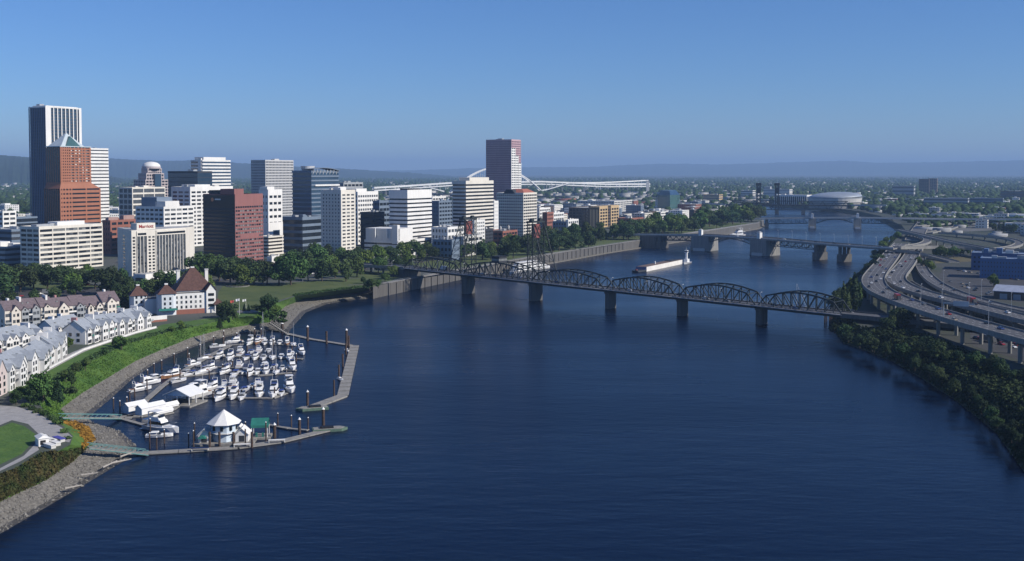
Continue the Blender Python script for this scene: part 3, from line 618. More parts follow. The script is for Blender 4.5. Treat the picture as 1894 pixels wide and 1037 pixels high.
lettering('Marriott', 3.9, mat('red_letters', (.30, .03, .03), .5), sb, (8.5, -.16, 1.5), (math.pi / 2, 0, 0))
part('podium', M().prism([(q[1].x + 2, q[1].y - 3), (q[1].x + 14, q[1].y - 9), (q[3].x + 6, q[3].y - 6), (q[3].x + 4, q[3].y), (q[2].x + 2, q[2].y)], 0, 7), white, t)
part('podium_roof', M().prism([(q[1].x + 4, q[1].y - 2.5), (q[1].x + 14, q[1].y - 7.5), (q[3].x + 3, q[3].y - 5), (q[2].x + 4, q[2].y - .5)], 7.01, 7.25), rooft, t)
part('dark_slot', M().box((6, -5.2, 1), (14, -4.9, 4)), glass, t, tuple(q[1] + Vector((0, 0, 0))), (0, 0, R(-12)))
# ================================================================ bridges and sea wall
def axis_t(A, B, px):
    """parameter along A..B at photo column px"""
    D = B - A; return solve(A, D, px)
deckm = mat('bridge_deck', (.09, .09, .095), .9, .2, .3); walk = mat('bridge_walk', (.28, .28, .29), .8, .15, .5); redcw = mat('counterweight_red', (.23, .07, .065), .7, .3, .4)
def lamp_post(loc, h, label, rz=0.0, group='lamp posts', arm=1.8, mast=galv):
    t = thing('lamp_post', label, 'lamp post', loc, rz, group)
    part('pole', M().cyl((0, 0, 0), (0, 0, h), .16, .10, 6), mast, t)
    part('arm', M().bar((0, 0, h - .1), (arm, 0, h + .25), .14), mast, t); part('lamp_head', M().box((arm - .3, -.2, h + .15), (arm + .6, .2, h + .38)), white, t)
    return t
# --- near truss lift bridge
A, B = P(757, 494, 17.2), P(1569, 580, 11.8)
t_p = [axis_t(A, B, x) for x in (866, 991, 1129.5, 1262.5, 1409)]
D = B - A; L = Vector((D.x, D.y, 0)).length; ang = math.atan2(D.y, D.x)
BR = thing('truss_lift_bridge', 'dark steel truss bridge with two lift towers crossing the near river', 'bridge', (A.x, A.y, 0), ang)
def dz(s, A=A, B=B, L=L): return A.z + (B.z - A.z) * s / L
nodes = [0.0] + [q * L for q in t_p] + [L]
dk = M(); ribbon(dk, [(s, 0, dz(s)) for s in [L * i / 40 for i in range(41)]], 6.3, -1.0, 0); part('deck', dk, deckm, BR)
for sd_ in (-1, 1):
    wk = M(); ribbon(wk, [(s, 0, dz(s)) for s in [L * i / 40 for i in range(41)]], 1.5, -.25, .2, off=sd_ * 8.2); part('walkway', wk, walk, BR)
    rl = M()
    ribbon(rl, [(s, 0, dz(s)) for s in [L * i / 40 for i in range(41)]], .06, 1.25, 1.38, off=sd_ * 9.6)
    for i in range(int(L / 3)): rl.box((i * 3 - .05, -sd_ * 9.66, dz(i * 3) + .2), (i * 3 + .05, -sd_ * 9.54, dz(i * 3) + 1.25))
    part('railing', rl, galv, BR)
    gd = M(); ribbon(gd, [(s, 0, dz(s)) for s in [L * i / 40 for i in range(41)]], .25, -1.9, -.1, off=sd_ * 6.9); part('edge_girder', gd, steel, BR)
for i in range(6):
    s0, s1 = nodes[i] + 1.0, nodes[i + 1] - 1.0; n_ = 12 if i == 1 else 10; hm = 11.8 if i == 1 else 10.6
    for sd_ in (-1, 1):
        y = sd_ * 6.6; bot = []; top = []
        for k in range(n_ + 1):
            s = s0 + (s1 - s0) * k / n_; bot.append(Vector((s, y, dz(s) + .2)))
            hgt = hm * (.66 + .34 * math.sin(math.pi * (k - 1) / (n_ - 2))) if 0 < k < n_ else 0
            top.append(Vector((s, y, dz(s) + .2 + hgt)))
        ch = M()
        for k in range(n_): ch.bar(bot[k], bot[k + 1], .45, .6)
        for k in range(1, n_ - 1): ch.bar(top[k], top[k + 1], .75, .9)
        ch.bar(bot[0], top[1], .65, .75); ch.bar(bot[n_], top[n_ - 1], .65, .75)
        tr = part('truss', ch, steel, BR)
        for k in range(1, n_): ubar('vertical_member', steel, tr, bot[k], top[k], .5)
        for k in range(1, n_ - 1):
            a, b_ = (bot[k + 1], top[k]) if k < n_ / 2 else (bot[k], top[k + 1]); ubar('diagonal_member', steel, tr, a, b_, .46)
    for k in range(1, n_):
        s = s0 + (s1 - s0) * k / n_; hgt = hm * (.66 + .34 * math.sin(math.pi * (k - 1) / (n_ - 2)))
        ubar('top_strut', steel, BR, (s, -6.6, dz(s) + hgt), (s, 6.6, dz(s) + hgt), .4)
for i in (1, 2, 3, 4, 5):
    s = nodes[i]; z = dz(s) - 1.9; wide = 3.9 if i < 3 else 2.9
    pm = M(); oct_ = [(s + wide * x, y * (6.6 if i < 3 else 5.2)) for x, y in ((-.45, -1), (.45, -1), (1, -.75), (1, .75), (.45, 1), (-.45, 1), (-1, .75), (-1, -.75))]
    pm.prism([(s + (x - s) * .82, y * .92) for x, y in oct_], -3, z - 1.6); pm.prism(oct_, z - 1.6, z); part('pier', pm, dconc, BR)
    if i < 3:                                     # lift towers
        zt = 61.5; tw = M(); dirn = -1 if i == 1 else 1
        legs = [(s + dx, sy * 6.7) for dx in (-2.6, 2.6) for sy in (-1, 1)]
        tower_root = part('tower_frame', M().box((s - 3.2, -7.4, zt - 1.2), (s + 3.2, 7.4, zt)), steel, BR)
        for x, y in legs: ubar('tower_leg', steel, tower_root, (x, y, dz(s) - 1), (x, y, zt), .6)
        for sy in (-1, 1):
            ubar('back_leg', steel, tower_root, (s + dirn * 15, sy * 6.7, dz(s) + 8), (s + dirn * 3, sy * 6.7, zt - 3), .55)
            for k in range(6):
                z0 = dz(s) + 2 + k * 6.6
                ubar('brace', steel, tower_root, (s - 2.6, sy * 6.7, z0), (s + 2.6, sy * 6.7, z0 + 6.6), .22); ubar('brace', steel, tower_root, (s + 2.6, sy * 6.7, z0), (s - 2.6, sy * 6.7, z0 + 6.6), .22)
                f_ = (z0 - dz(s) - 8) / (zt - 11 - dz(s))
                if f_ > 0: ubar('brace', steel, tower_root, (s + dirn * (15 - 12 * f_), sy * 6.7, z0), (s + dirn * 2.6, sy * 6.7, z0), .3)
                if f_ > 0: ubar('brace', steel, tower_root, (s + dirn * (15 - 12 * f_), sy * 6.7, z0), (s + dirn * 2.6, sy * 6.7, z0 + 6), .25)
        for dx in (-2.6, 2.6):
            for k in range(6):
                z0 = dz(s) + 12 + k * 5.4; ubar('brace', steel, tower_root, (s + dx, -6.7, z0), (s + dx, 6.7, z0 + 5.4), .22); ubar('brace', steel, tower_root, (s + dx, 6.7, z0), (s + dx, -6.7, z0 + 5.4), .3)
        cw = part('counterweight', M().box((s - 1.5, -3.4, zt - 13), (s + 1.5, 3.4, zt - 2.2)), redcw, BR)
        for k in range(2): ubar('cross_brace', steel, cw, (s - 1.7, -3.4 + 6.8 * k, zt - 13), (s - 1.7, 3.4 - 6.8 * k, zt - 2.2), .5); ubar('cross_brace', steel, cw, (s + 1.7, -3.4 + 6.8 * k, zt - 13), (s + 1.7, 3.4 - 6.8 * k, zt - 2.2), .5)
        for y in (-5, 5): part('sheave', M().cyl((s - 1.2, y, zt + .5), (s + 1.2, y, zt + .5), 1.7, n=14), steel, BR)
        for y in (-5, 5): ubar('lift_cable', steel, BR, (s + (2.4 if i == 1 else -2.4), y, dz(s) + 9), (s + (2.4 if i == 1 else -2.4), y, zt), .22)
sm = (nodes[1] + nodes[2]) / 2 - 2
oh = part('operator_house', M().box((sm - 4, -4.6, dz(sm) + 11.2), (sm + 4, 4.6, dz(sm) + 16.2)), dark, BR)
part('house_roof', M().box((sm - 4.5, -5.1, dz(sm) + 16.2), (sm + 4.5, 5.1, dz(sm) + 16.7)), black, oh); part('window_strip', M().box((sm - 4.05, -4.65, dz(sm) + 13), (sm + 4.05, 4.65, dz(sm) + 14.6)), glass2, oh)
part('abutment', M().box((-14, -10, -2), (3.5, 10, dz(0) - 1.2)), dconc, BR)
# west ramp on columns and east ramp
def viaduct(name, label, line, half, thick=1.6, deck=None, wall=concrete, col=True, zground=ZG, every=26, colr=1.0, bar_h=1.0, cat='viaduct', single=False, lanes=0):
    Lr = resample(smooth_line(line, 2), 9); t = thing(name, label, cat, (0, 0, 0), 0)
    dm_ = M(); ribbon(dm_, Lr, half, -thick, 0); part('deck', dm_, wall, t)
    rm = M(); ribbon(rm, Lr, half - .45, .01, .03); part('roadway', rm, deck or mat('worn_concrete_road', (.09, .092, .10), .9, .25, .06), t)
    for s_ in (-1, 1):
        bm_ = M(); ribbon(bm_, Lr, .2, .0, bar_h, off=s_ * (half - .2)); part('barrier', bm_, wall, t)
    if lanes:
        lm = M()
        for q in range(1, lanes):
            off = -half + .6 + (2 * half - 1.2) * q / lanes
            for i in range(0, len(Lr) - 1):
                p0, p1 = Lr[i], Lr[i].lerp(Lr[i + 1], .4); d = (p1 - p0); d.z = 0; d.normalize(); sv = Vector((d.y, -d.x, 0)) * off
                lm.bar(p0 + sv + Vector((0, 0, .045)), p1 + sv + Vector((0, 0, .045)), .16, .02)
        part('lane_marking', lm, white, t, kind='stuff')
    if col:
        acc = 0; last = Lr[0]
        for i, p in enumerate(Lr):
            acc += (p - last).length; last = p
            if acc > every:
                acc = 0; d = Lr[min(i + 1, len(Lr) - 1)] - Lr[i - 1]; d.z = 0; d.normalize(); s_ = Vector((d.y, -d.x, 0))
                if p.z - thick - zground < 2.5: continue
                if single or half < 5.5: part('column', M().cyl((p.x, p.y, zground - .5), (p.x, p.y, p.z - thick), colr, n=8), wall, t)
                else:
                    for q in (-.6, .6):
                        c = p + s_ * half * q; part('column', M().cyl((c.x, c.y, zground - .5), (c.x, c.y, p.z - thick), colr, n=8), wall, t)
                    part('cross_beam', M().bar(p - s_ * half * .85 + Vector((0, 0, -thick - .6)), p + s_ * half * .85 + Vector((0, 0, -thick - .6)), 1.5, 1.3), wall, t)
    return t
U = D.normalized(); U.z = 0
viaduct('bridge_ramp', 'west ramp of the truss bridge between the park trees', [A - U * 130 + Vector((-70, 40, -5)), A - U * 90 + Vector((-20, 14, -3)), A - U * 45 + Vector((0, 0, -.6)), A + U * 2], 9, 1.5, wall=concrete, every=18)
viaduct('bridge_ramp', 'east ramp of the truss bridge running in under the freeway', [B - U * 1, B + U * 30, B + U * 70 + Vector((8, 0, -1)), B + U * 120 + Vector((25, 4, -2))], 9, 1.6, wall=dconc, every=20, zground=ZE - 6)
# --- sea wall with posts and railing
SWT = [Vector((p.x, p.y, ZG)) for p in SW]
sw = thing('sea_wall', 'long concrete sea wall along the west bank', 'wall', (SW[0].x, SW[0].y, 0)); off = Vector((SW[0].x, SW[0].y, 0))
m = M(); Lr = resample([p - off for p in SW[:9]], 12)
ribbon(m, Lr, .9, -2, ZG + .35); part('wall', m, dconc, sw); m = M(); ribbon(m, Lr, 1.1, ZG + .36, ZG + .75); part('coping', m, concrete, sw)
for i, p in enumerate(Lr[:46]):
    d = (Lr[i + 1] - p).normalized(); s_ = Vector((d.y, -d.x, 0)); part('buttress', M().box((-.5, -.6, -1), (.5, .6, ZG - .3)), dconc, sw, tuple(p + s_ * 1.0), (0, 0, math.atan2(d.y, d.x)))
m = M(); ribbon(m, Lr, .04, ZG + 1.7, ZG + 1.8)
for p in resample(Lr, 4): m.box((p.x - .05, p.y - .05, ZG + .7), (p.x + .05, p.y + .05, ZG + 1.75))
part('railing', m, galv, sw, kind='stuff')
m = M(); ribbon(m, [p + Vector((.55, -.3, 0)) * 3 for p in resample([p - off for p in SW[2:9]], 12)], 2.6, -1.5, 1.1); part('foot_ledge', m, gravel, sw)
m = M(); ribbon(m, [(0, 0, 0), (-16, -8, 0), (-30, -12, 0)], .9, -2, ZG + .3); part('return_wall', m, dconc, sw)
# --- second bridge (bascule) and third
def bascule(name, label, deck_px, piers, small, Yk, half, wall, zfix, truss_h=5.0, houses=True):
    pts = [PY(x, y, Y) for x, y, Y in deck_px]; o = Vector((pts[0].x, pts[0].y, 0))
    t = thing(name, label, 'bridge', o); Ls = [p - o for p in pts]
    m = M(); ribbon(m, Ls, half, -1.6, 0); part('deck', m, wall, t); m = M(); ribbon(m, Ls, half - 1.2, .01, .05); part('roadway', m, asphalt, t)
    for s_ in (-1, 1): m = M(); ribbon(m, Ls, .18, 0, 1.1, off=s_ * (half - .25)); part('railing', m, concrete if s_ < 0 else offwhite, t)
    def at(px):
        for a, b_ in zip(pts[:-1], pts[1:]):
            q = solve(a, b_ - a, px)
            if -1e-6 <= q <= 1.001: return a.lerp(b_, q) - o, (b_ - a).normalized()
    info = []
    for px, w_, lw in piers:
        p, d = at(px); ang_ = math.atan2(d.y, d.x); info.append((p, d, w_))
        pr_ = part('pier', M().prism([(-w_ / 2, -lw), (w_ / 2, -lw), (w_ / 2, lw), (-w_ / 2, lw)], -3, p.z - 1.7, 0, [(-w_ / 2 * .94, -lw * .94), (w_ / 2 * .94, -lw * .94), (w_ / 2 * .94, lw * .94), (-w_ / 2 * .94, lw * .94)]), concrete, t, (p.x, p.y, 0), (0, 0, ang_))
        part('fender', M().box((-w_ * .3, -lw - 2.2, -1), (w_ * .3, -lw - .1, 3.4)), offwhite, pr_)
        if houses:
            hs = part('bridge_house', M().box((-2.2, -2.2, 0), (2.2, 2.2, 7.5)), white, t, (p.x + d.y * half * .98, p.y - d.x * half * .98, p.z - .5), (0, 0, ang_))
            part('house_roof', M().cone((0, 0), 3.4, 7.5, 9.3, 4, R(45)), greyst, hs)
    for px, w_, lw in small:
        p, d = at(px); ang_ = math.atan2(d.y, d.x); pr_ = part('pier', M().box((-w_ / 2, -lw, -3), (w_ / 2, lw, p.z * .45)), dconc, t, (p.x, p.y, 0), (0, 0, ang_))
        for q in (-.8, 0, .8): part('pier_column', M().cyl((0, q * lw, p.z * .45), (0, q * lw, p.z - 1.6), w_ * .32, n=8), dconc, pr_)
    return t, at, info, o
def under_truss(t, a, b, depth, half, n_, arch=False, m_=None):
    m_ = m_ or mat('bridge_green_steel', (.05, .075, .09), .6, .2, .2); d = b - a; s_ = Vector((d.y, -d.x, 0)).normalized()
    for sd_ in (-1, 1):
        ch = M(); top = [a.lerp(b, k / n_) + s_ * sd_ * half + Vector((0, 0, -1.6)) for k in range(n_ + 1)]
        bt = [p + Vector((0, 0, -(depth * (abs(2 * k / n_ - 1) ** 2 * .85 + .15) if arch else depth))) for k, p in enumerate(top)]
        for k in range(n_): ch.bar(bt[k], bt[k + 1], .7, .8)
        tr = part('truss', ch, m_, t)
        for k in range(n_):
            ubar('diagonal_member', m_, tr, top[k] if k % 2 else bt[k], bt[k + 1] if k % 2 else top[k + 1], .5); ubar('vertical_member', m_, tr, bt[k], top[k], .4)
dk2 = [(1085, 431, 1460), (1140, 432.5, 1440), (1215, 433.5, 1405), (1303, 434.5, 1362), (1415, 440, 1284), (1517, 449, 1218), (1562, 452.5, 1190), (1624, 457, 1155), (1660, 458, 1140)]
t, at, info, o = bascule('bascule_bridge', 'grey bascule bridge on two massive piers in mid river', dk2, [(1303, 26, 13), (1415, 25, 13)], [(1225, 7, 10), (1517, 7, 9), (1562, 6, 9)], 1360, 10, concrete, 20)
g_ = lambda x: at(x)[0]
under_truss(t, g_(1228), g_(1286), 5.5, 8, 10); under_truss(t, g_(1321), g_(1398), 6.5, 8, 12, True); under_truss(t, g_(1434), g_(1514), 6, 8, 12)
part('abutment', M().box((-12, -11, -2), (12, 11, g_(1206).z - 1.7)), dconc, t, (g_(1206).x, g_(1206).y, 0), (0, 0, R(-40)))
dk3 = [(1290, 404.5, 1960), (1417, 403.5, 1925), (1502, 402.5, 1902), (1585, 402, 1880), (1665, 403, 1860), (1760, 404.5, 1840), (1910, 405, 1800)]
t, at, info, o = bascule('bascule_bridge', 'distant arched bascule bridge between the mid river bridge and the arena', dk3, [(1502.5, 13, 12), (1586, 13, 12)], [(1418, 6, 11)], 1900, 11, greyst, 20)
under_truss(t, g_(1420), g_(1494), 8, 9, 10); under_truss(t, g_(1511), g_(1577), 8, 9, 12, True); under_truss(t, g_(1594), g_(1655), 8, 9, 10)
# --- black double deck lift bridge farther upstream
A3, B3 = PY(1345, 377, 2560), PY(1575, 378, 2480); o = Vector((A3.x, A3.y, 0)); d3 = B3 - A3; an3 = math.atan2(d3.y, d3.x); L3 = d3.length
t = thing('steel_lift_bridge', 'far black lift bridge with two dark towers before the arena', 'bridge', o, an3)
part('deck', M().box((0, -9, A3.z - 3), (L3, 9, A3.z)), black, t); part('lower_deck', M().box((0, -7, A3.z - 13), (L3, 7, A3.z - 11.5)), black, t)
s_w = [axis_t(A3, B3, x) * L3 for x in (1403, 1437)]
for s in (*s_w, L3 * .62): part('pier', M().box((s - 4, -9, -3), (s + 4, 9, A3.z - 13)), dconc, t)
for s in s_w:
    for x in (-4, 4):
        for y in (-7, 7): ubar('tower_leg', black, t, (s + x, y, A3.z - 12), (s + x, y, A3.z + 46), 1.6)
    for k in range(6):
        for y in (-7, 7): ubar('brace', black, t, (s - 4, y, A3.z + k * 8), (s + 4, y, A3.z + k * 8 + 8), .7); ubar('brace', black, t, (s + 4, y, A3.z + k * 8), (s - 4, y, A3.z + k * 8 + 8), .7)
    part('tower_head', M().box((s - 6, -8, A3.z + 44), (s + 6, 8, A3.z + 50)), black, t); part('counterweight', M().box((s - 3, -6, A3.z + 26), (s + 3, 6, A3.z + 40)), black, t)
for y in (-8, 8):
    for i in range(22):
        a, b_ = L3 * i / 22, L3 * (i + 1) / 22; ubar('truss_member', black, t, (a, y, A3.z + (8 if i % 2 else -11)), (b_, y, A3.z + (-11 if i % 2 else 8)), .8)
    part('top_chord', M().box((8, y - .5, A3.z + 7.5), (L3 - 8, y + .5, A3.z + 8.7)), black, t)
viaduct('approach_road', 'far road deck leading off the black lift bridge', [PY(1230, 372, 2700), A3 + Vector((0, 0, -1))], 9, 2, wall=greyst, every=60, cat='road deck')
viaduct('approach_road', 'far road deck running in front of the arena', [B3 + Vector((0, 0, -1)), PY(1640, 379, 2450)], 9, 2, wall=greyst, every=60, cat='road deck')
# --- white tied arch bridge on the skyline
wsteel = mat('white_bridge_steel', (.82, .82, .80), .6, .08, .02)
YF = 4500; ptsF = [PY(690, 346, 4200), PY(760, 342, 4290), PY(832, 337, 4370), PY(1000, 334.5, 4540), PY(1060, 337, 4610), PY(1120, 339.5, 4680), PY(1200, 339, 4790)]
o = Vector((ptsF[2].x, ptsF[2].y, 0)); t = thing('arch_bridge', 'white steel arch bridge far away on the skyline', 'bridge', o)
Lf = [p - o for p in ptsF]; m = M(); ribbon(m, Lf, 11, -5.5, 0.8); part('upper_deck', m, wsteel, t); m = M(); ribbon(m, Lf, 10, -15, -10.5); part('lower_deck', m, wsteel, t)
a, b_ = Lf[2], Lf[3]; d = b_ - a; s_ = Vector((d.y, -d.x, 0)).normalized(); n_ = 22
for sd_ in (-1, 1):
    pts = []
    for k in range(n_ + 1):
        q = k / n_; z = -42 + 100 * math.sin(math.pi * q) ** .9; p = a.lerp(b_, q) + s_ * sd_ * 11; pts.append(Vector((p.x, p.y, p.z + z)))
    m = M()
    for k in range(n_): m.bar(pts[k], pts[k + 1], 3.2, 3.8)
    ar = part('arch_rib', m, wsteel, t)
    for k in range(2, n_ - 1):
        p = pts[k]; dzk = a.lerp(b_, k / n_).z; ubar('hanger', wsteel, ar, p, (p.x, p.y, dzk - 2), 1.2)
    for q, dq in ((0, -.42), (1, .42)):
        e_ = a.lerp(b_, q); p0 = Vector((e_.x, e_.y, e_.z - 42)) + s_ * sd_ * 11; p1 = e_ + d * dq * .8 + s_ * sd_ * 11 + Vector((0, 0, -9)); m = M(); m.bar(p0, p1, 3, 3.6); rb = part('side_rib', m, wsteel, t)
        for k in range(1, 6): c = p0.lerp(p1, k / 6); ubar('spandrel_post', wsteel, rb, c, (c.x, c.y, e_.z - 11), 1.3)
for q in (0, 1):
    e_ = a.lerp(b_, q); part('pier', M().box((e_.x - 7, e_.y - 15, 0), (e_.x + 7, e_.y + 15, e_.z - 41)), concrete, t)
for i, p in enumerate(resample(Lf[3:], 62)[1:] + resample(Lf[:3], 62)[:-1]):
    part('column', M().box((p.x - 3, p.y - 6, 0), (p.x + 3, p.y + 6, p.z - 12)), concrete, t); part('portal_post', M().box((p.x - 2, p.y - 11.5, p.z - 10), (p.x + 2, p.y + 11.5, p.z - 4)), wsteel, t)
viaduct('elevated_ramp', 'far pale ramp curving off the skyline arch bridge', [PY(1060, 337, 4660), PY(1120, 337, 4820), PY(1196, 333, 5300)], 9, 3, wall=wsteel, every=90)
part_t = thing('silo_tower', 'pale square elevator tower at the end of the skyline bridge', 'tower', PY(1198, 345, 4650), 0)
part('shaft', M().box((-6, -6, -70), (6, 6, 24)), offwhite, part_t); part('cap', M().box((-6.5, -6.5, 24), (6.5, 6.5, 26)), greyst, part_t)
# ================================================================ trees and shrubs
leafm = [mat('leaves_dark', (.026, .052, .019), .8, col2=(.058, .095, .028), scale=.35, rnd=.42, spec=.25), mat('leaves_mid', (.042, .085, .022), .8, col2=(.088, .14, .034), scale=.35, rnd=.4, spec=.25),
         mat('leaves_light', (.065, .12, .022), .8, col2=(.12, .18, .035), scale=.35, rnd=.25, spec=.25), mat('leaves_conifer_and_shade', (.014, .032, .016), .85, col2=(.03, .055, .022), scale=.4, rnd=.3, spec=.2)]  # conifer green, also used as painted shade on east bank crowns
bark = mat('bark', (.07, .055, .042), .95, .3, 2.0)
def leaf_cloud(lobes, n, size, seed, jitter=.75):
    """leaf-sized quads spread over and inside lobes: (x, y, z, rx, ry, rz)"""
    g = np.random.default_rng(seed); lb = np.array(lobes); vol = (lb[:, 3] * lb[:, 4] * lb[:, 5]) ** (2 / 3); k = g.choice(len(lb), n, p=vol / vol.sum())
    d = g.normal(size=(n, 3)); d /= np.linalg.norm(d, axis=1, keepdims=True)
    rr = g.uniform(.55, 1.06, (n, 1)) ** .6; c = lb[k, :3] + d * lb[k, 3:6] * rr
    nrm = d + g.normal(size=(n, 3)) * jitter; nrm[:, 2] += .25; nrm /= np.linalg.norm(nrm, axis=1, keepdims=True)
    u = np.cross(nrm, g.normal(size=(n, 3))); u /= np.linalg.norm(u, axis=1, keepdims=True); v = np.cross(nrm, u)
    s = size * g.uniform(.6, 1.35, (n, 1)); q = np.stack([c - u * s - v * s * .6, c + u * s * .3 - v * s, c + u * s + v * s * .6, c - u * s * .3 + v * s], 1).reshape(-1, 3)
    return q
def quads_mesh(name, q, m):
    me = bpy.data.meshes.new(name); n = len(q) // 4
    me.vertices.add(len(q)); me.vertices.foreach_set('co', q.astype(np.float32).ravel()); me.loops.add(len(q)); me.loops.foreach_set('vertex_index', np.arange(len(q), dtype=np.int32))
    me.polygons.add(n); me.polygons.foreach_set('loop_start', np.arange(0, len(q), 4, dtype=np.int32)); me.materials.append(m); me.update(calc_edges=True); me.validate(); return me
def trunk_mesh(h, r, seed, limbs=5, spread=2.6, lo=.35):
    g = random.Random(seed); m = M(); p = Vector((0, 0, -.6)); 
    top = Vector((g.uniform(-.3, .3), g.uniform(-.3, .3), h)); m.cyl(p, top, r, r * .35, 7)
    for k in range(limbs):
        a = k * 2.4 + g.uniform(-.4, .4); z = h * g.uniform(lo, .8); m.cyl((0, 0, z), (math.cos(a) * spread, math.sin(a) * spread, z + spread * g.uniform(.5, .9)), r * .4, r * .12, 5)
    return m.mesh('trunk', bark)
TREES = {}
def tree_kind(key, lobes, n, size, lm, trunk, jitter=.75): TREES[key] = (quads_mesh('crown', leaf_cloud(lobes, n, size, hash(key) % 1000 if False else sum(map(ord, key)), jitter), lm), trunk)
def broad(seed, lm, key, n=2100, w=4.2, squash=1.0):
    g = random.Random(seed); lobes = [(0, 0, 6.4, w * .72, w * .72, 2.9)]
    for k in range(13):
        a = k * 2.4 + g.uniform(-.3, .3); r_ = w * g.uniform(.45, .78); lobes.append((r_ * math.cos(a), r_ * math.sin(a), g.uniform(2.6, 8.0), w * g.uniform(.28, .44), w * g.uniform(.28, .44), g.uniform(1.1, 1.9)))
    lobes.append((g.uniform(-.6, .6), g.uniform(-.6, .6), 8.9, w * .36, w * .36, 1.2)); tree_kind(key, lobes, n, .31, leafm[lm], trunk_mesh(6.5, .34, seed))
for i, (sd_, lm, w_) in enumerate(((1, 0, 4.4), (2, 1, 4.0), (3, 1, 5.0), (4, 0, 3.4), (5, 2, 4.2), (6, 0, 5.2), (7, 1, 3.2))): broad(sd_, lm, 'broad%d' % i, w=w_)
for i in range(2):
    broad(80 + i, 3, 'dusk%d' % i, w=4.6)  # broadleaf crowns in conifer-dark green, the east bank's shade put into their colour
    g = random.Random(40 + i); tree_kind('conifer%d' % i, [(g.uniform(-.15, .15), g.uniform(-.15, .15), 1.2 + k * .86, 2.5 * (1 - k / 10.5) + .12, 2.5 * (1 - k / 10.5) + .12, .62) for k in range(10)], 1100, .26, leafm[3], trunk_mesh(8.5, .22, i, 0), .6)
    tree_kind('poplar%d' % i, [(g.uniform(-.2, .2), g.uniform(-.2, .2), 1.4 + k * .95, .95 * math.sin(math.pi * (.16 + .80 * k / 9)) + .2, .95 * math.sin(math.pi * (.16 + .80 * k / 9)) + .2, .8) for k in range(10)], 1000, .24, leafm[i], trunk_mesh(8.0, .2, i, 2, .6), .7)
    g = random.Random(60 + i); tree_kind('bush%d' % i, [(g.uniform(-1.6, 1.6), g.uniform(-1.6, 1.6), g.uniform(.5, 1.5), g.uniform(.7, 1.3), g.uniform(.7, 1.3), g.uniform(.6, 1.1)) for k in range(8)], 420, .26, leafm[i], trunk_mesh(1.2, .12, i, 3, .9))
NT = [0]
def tree(loc, kind, h, wx, label, group, cat='tree', name=None):
    cr, tk = TREES[kind]; NT[0] += 1; nm = name or ('conifer_tree' if 'conifer' in kind else 'poplar_tree' if 'poplar' in kind else 'shrub' if 'bush' in kind else 'broadleaf_tree')
    t = thing(nm, label, cat, loc, random.uniform(0, 6.28), group); s = h / (10.2 if 'bush' not in kind else 2.4)
    wx = (wx or 1.0) * (1.12 if 'broad' in kind else 1); s *= 1.06 if 'broad' in kind else 1.0; t.scale = (s * wx, s * wx * random.uniform(.9, 1.1), s * (random.uniform(.84, 1.2) if 'broad' in kind else 1)); inst('trunk', tk, t); inst('crown', cr, t); return t
BROAD = ['broad%d' % i for i in range(7)]; DARKB = ['broad0', 'broad3', 'broad5']  # darker crowns; on the east bank their tone also stands for shade
def trees_px(lst, label, group, z=ZG, kinds=BROAD):
    """photo points: foot x, foot y, height in photo pixels [, kind]"""
    for e in lst:
        p = P(e[0], e[1], z); tree(p, e[3] if len(e) > 3 else random.choice(kinds), e[2] * mpp(p.y), random.uniform(.9, 1.15), label, group)
def tree_rows(pts, n, hpx, label, group, jx=8, jy=3, z=ZG, kinds=BROAD):
    Ls = [Vector((a, b, 0)) for a, b in pts]; R_ = resample(Ls, 1.0)
    for k in range(n):
        q = R_[int((k + random.random()) / n * (len(R_) - 1))]; p = P(q.x + random.uniform(-jx, jx), q.y + random.uniform(-jy, jy), z)
        tree(p, random.choice(kinds), hpx * mpp(p.y) * random.uniform(.75, 1.2), random.uniform(.85, 1.15), label, group)
# west side, front
trees_px([(8,545,52),(38,540,46),(62,533,40),(88,536,44),(-18,560,60),(20,575,40),(-10,530,45),(120,526,34),(150,532,36),(176,534,42),(205,545,46),(228,533,34),(64,565,26),(240,545,30),(140,548,28),(100,556,24)], 'big dark tree in the grove behind the condominiums', 'grove behind the condominiums', kinds=DARKB)
trees_px([(131,541,34,'broad4'),(160,524,30,'broad4'),(112,520,28,'broad2')], 'bright green tree in front of the office slab', 'trees before the office slab')
trees_px([(212,566,56,'conifer0'),(226,575,50,'broad0')], 'tall dark tree beside the hip roofed hotel', 'trees beside the waterfront hotel')
trees_px([(280,548,30),(300,545,36),(318,548,40),(338,545,38),(296,530,30),(352,538,34),(268,540,28)], 'green tree behind the hip roofed waterfront hotel', 'trees behind the waterfront hotel', kinds=['broad1', 'broad3', 'broad2'])
trees_px([(370,515,42),(388,522,46),(406,520,44),(426,524,42),(448,528,36),(470,526,40),(494,526,40),(516,527,44),(538,527,52),(378,535,32),(400,512,38),(455,512,34),(484,514,38),(436,508,34)], 'dark tree in the row behind the park lawn', 'tree row behind the park lawn')
trees_px([(522,502,34),(545,498,34),(566,500,40),(586,496,38),(603,505,36),(570,518,30),(596,520,32),(620,514,34),(640,520,34),(660,512,34),(556,484,28),(582,482,28),(606,478,26),(645,492,30),(676,498,34),(700,505,30),(615,496,28),(628,484,26),(664,485,28)], 'tree in the woods between the park and the white towers', 'woods by the bridge ramp')
trees_px([(632,480,22,'broad4'),(694,482,30,'broad4'),(705,488,26,'broad4')], 'bright yellow green tree below the slim white tower', 'bright trees below the towers')
trees_px([(684,536,24,'broad1'),(700,532,18,'broad6'),(672,524,15,'broad3'),(712,522,16,'broad2')], 'leafy tree by the corner of the sea wall', 'trees at the wall corner')
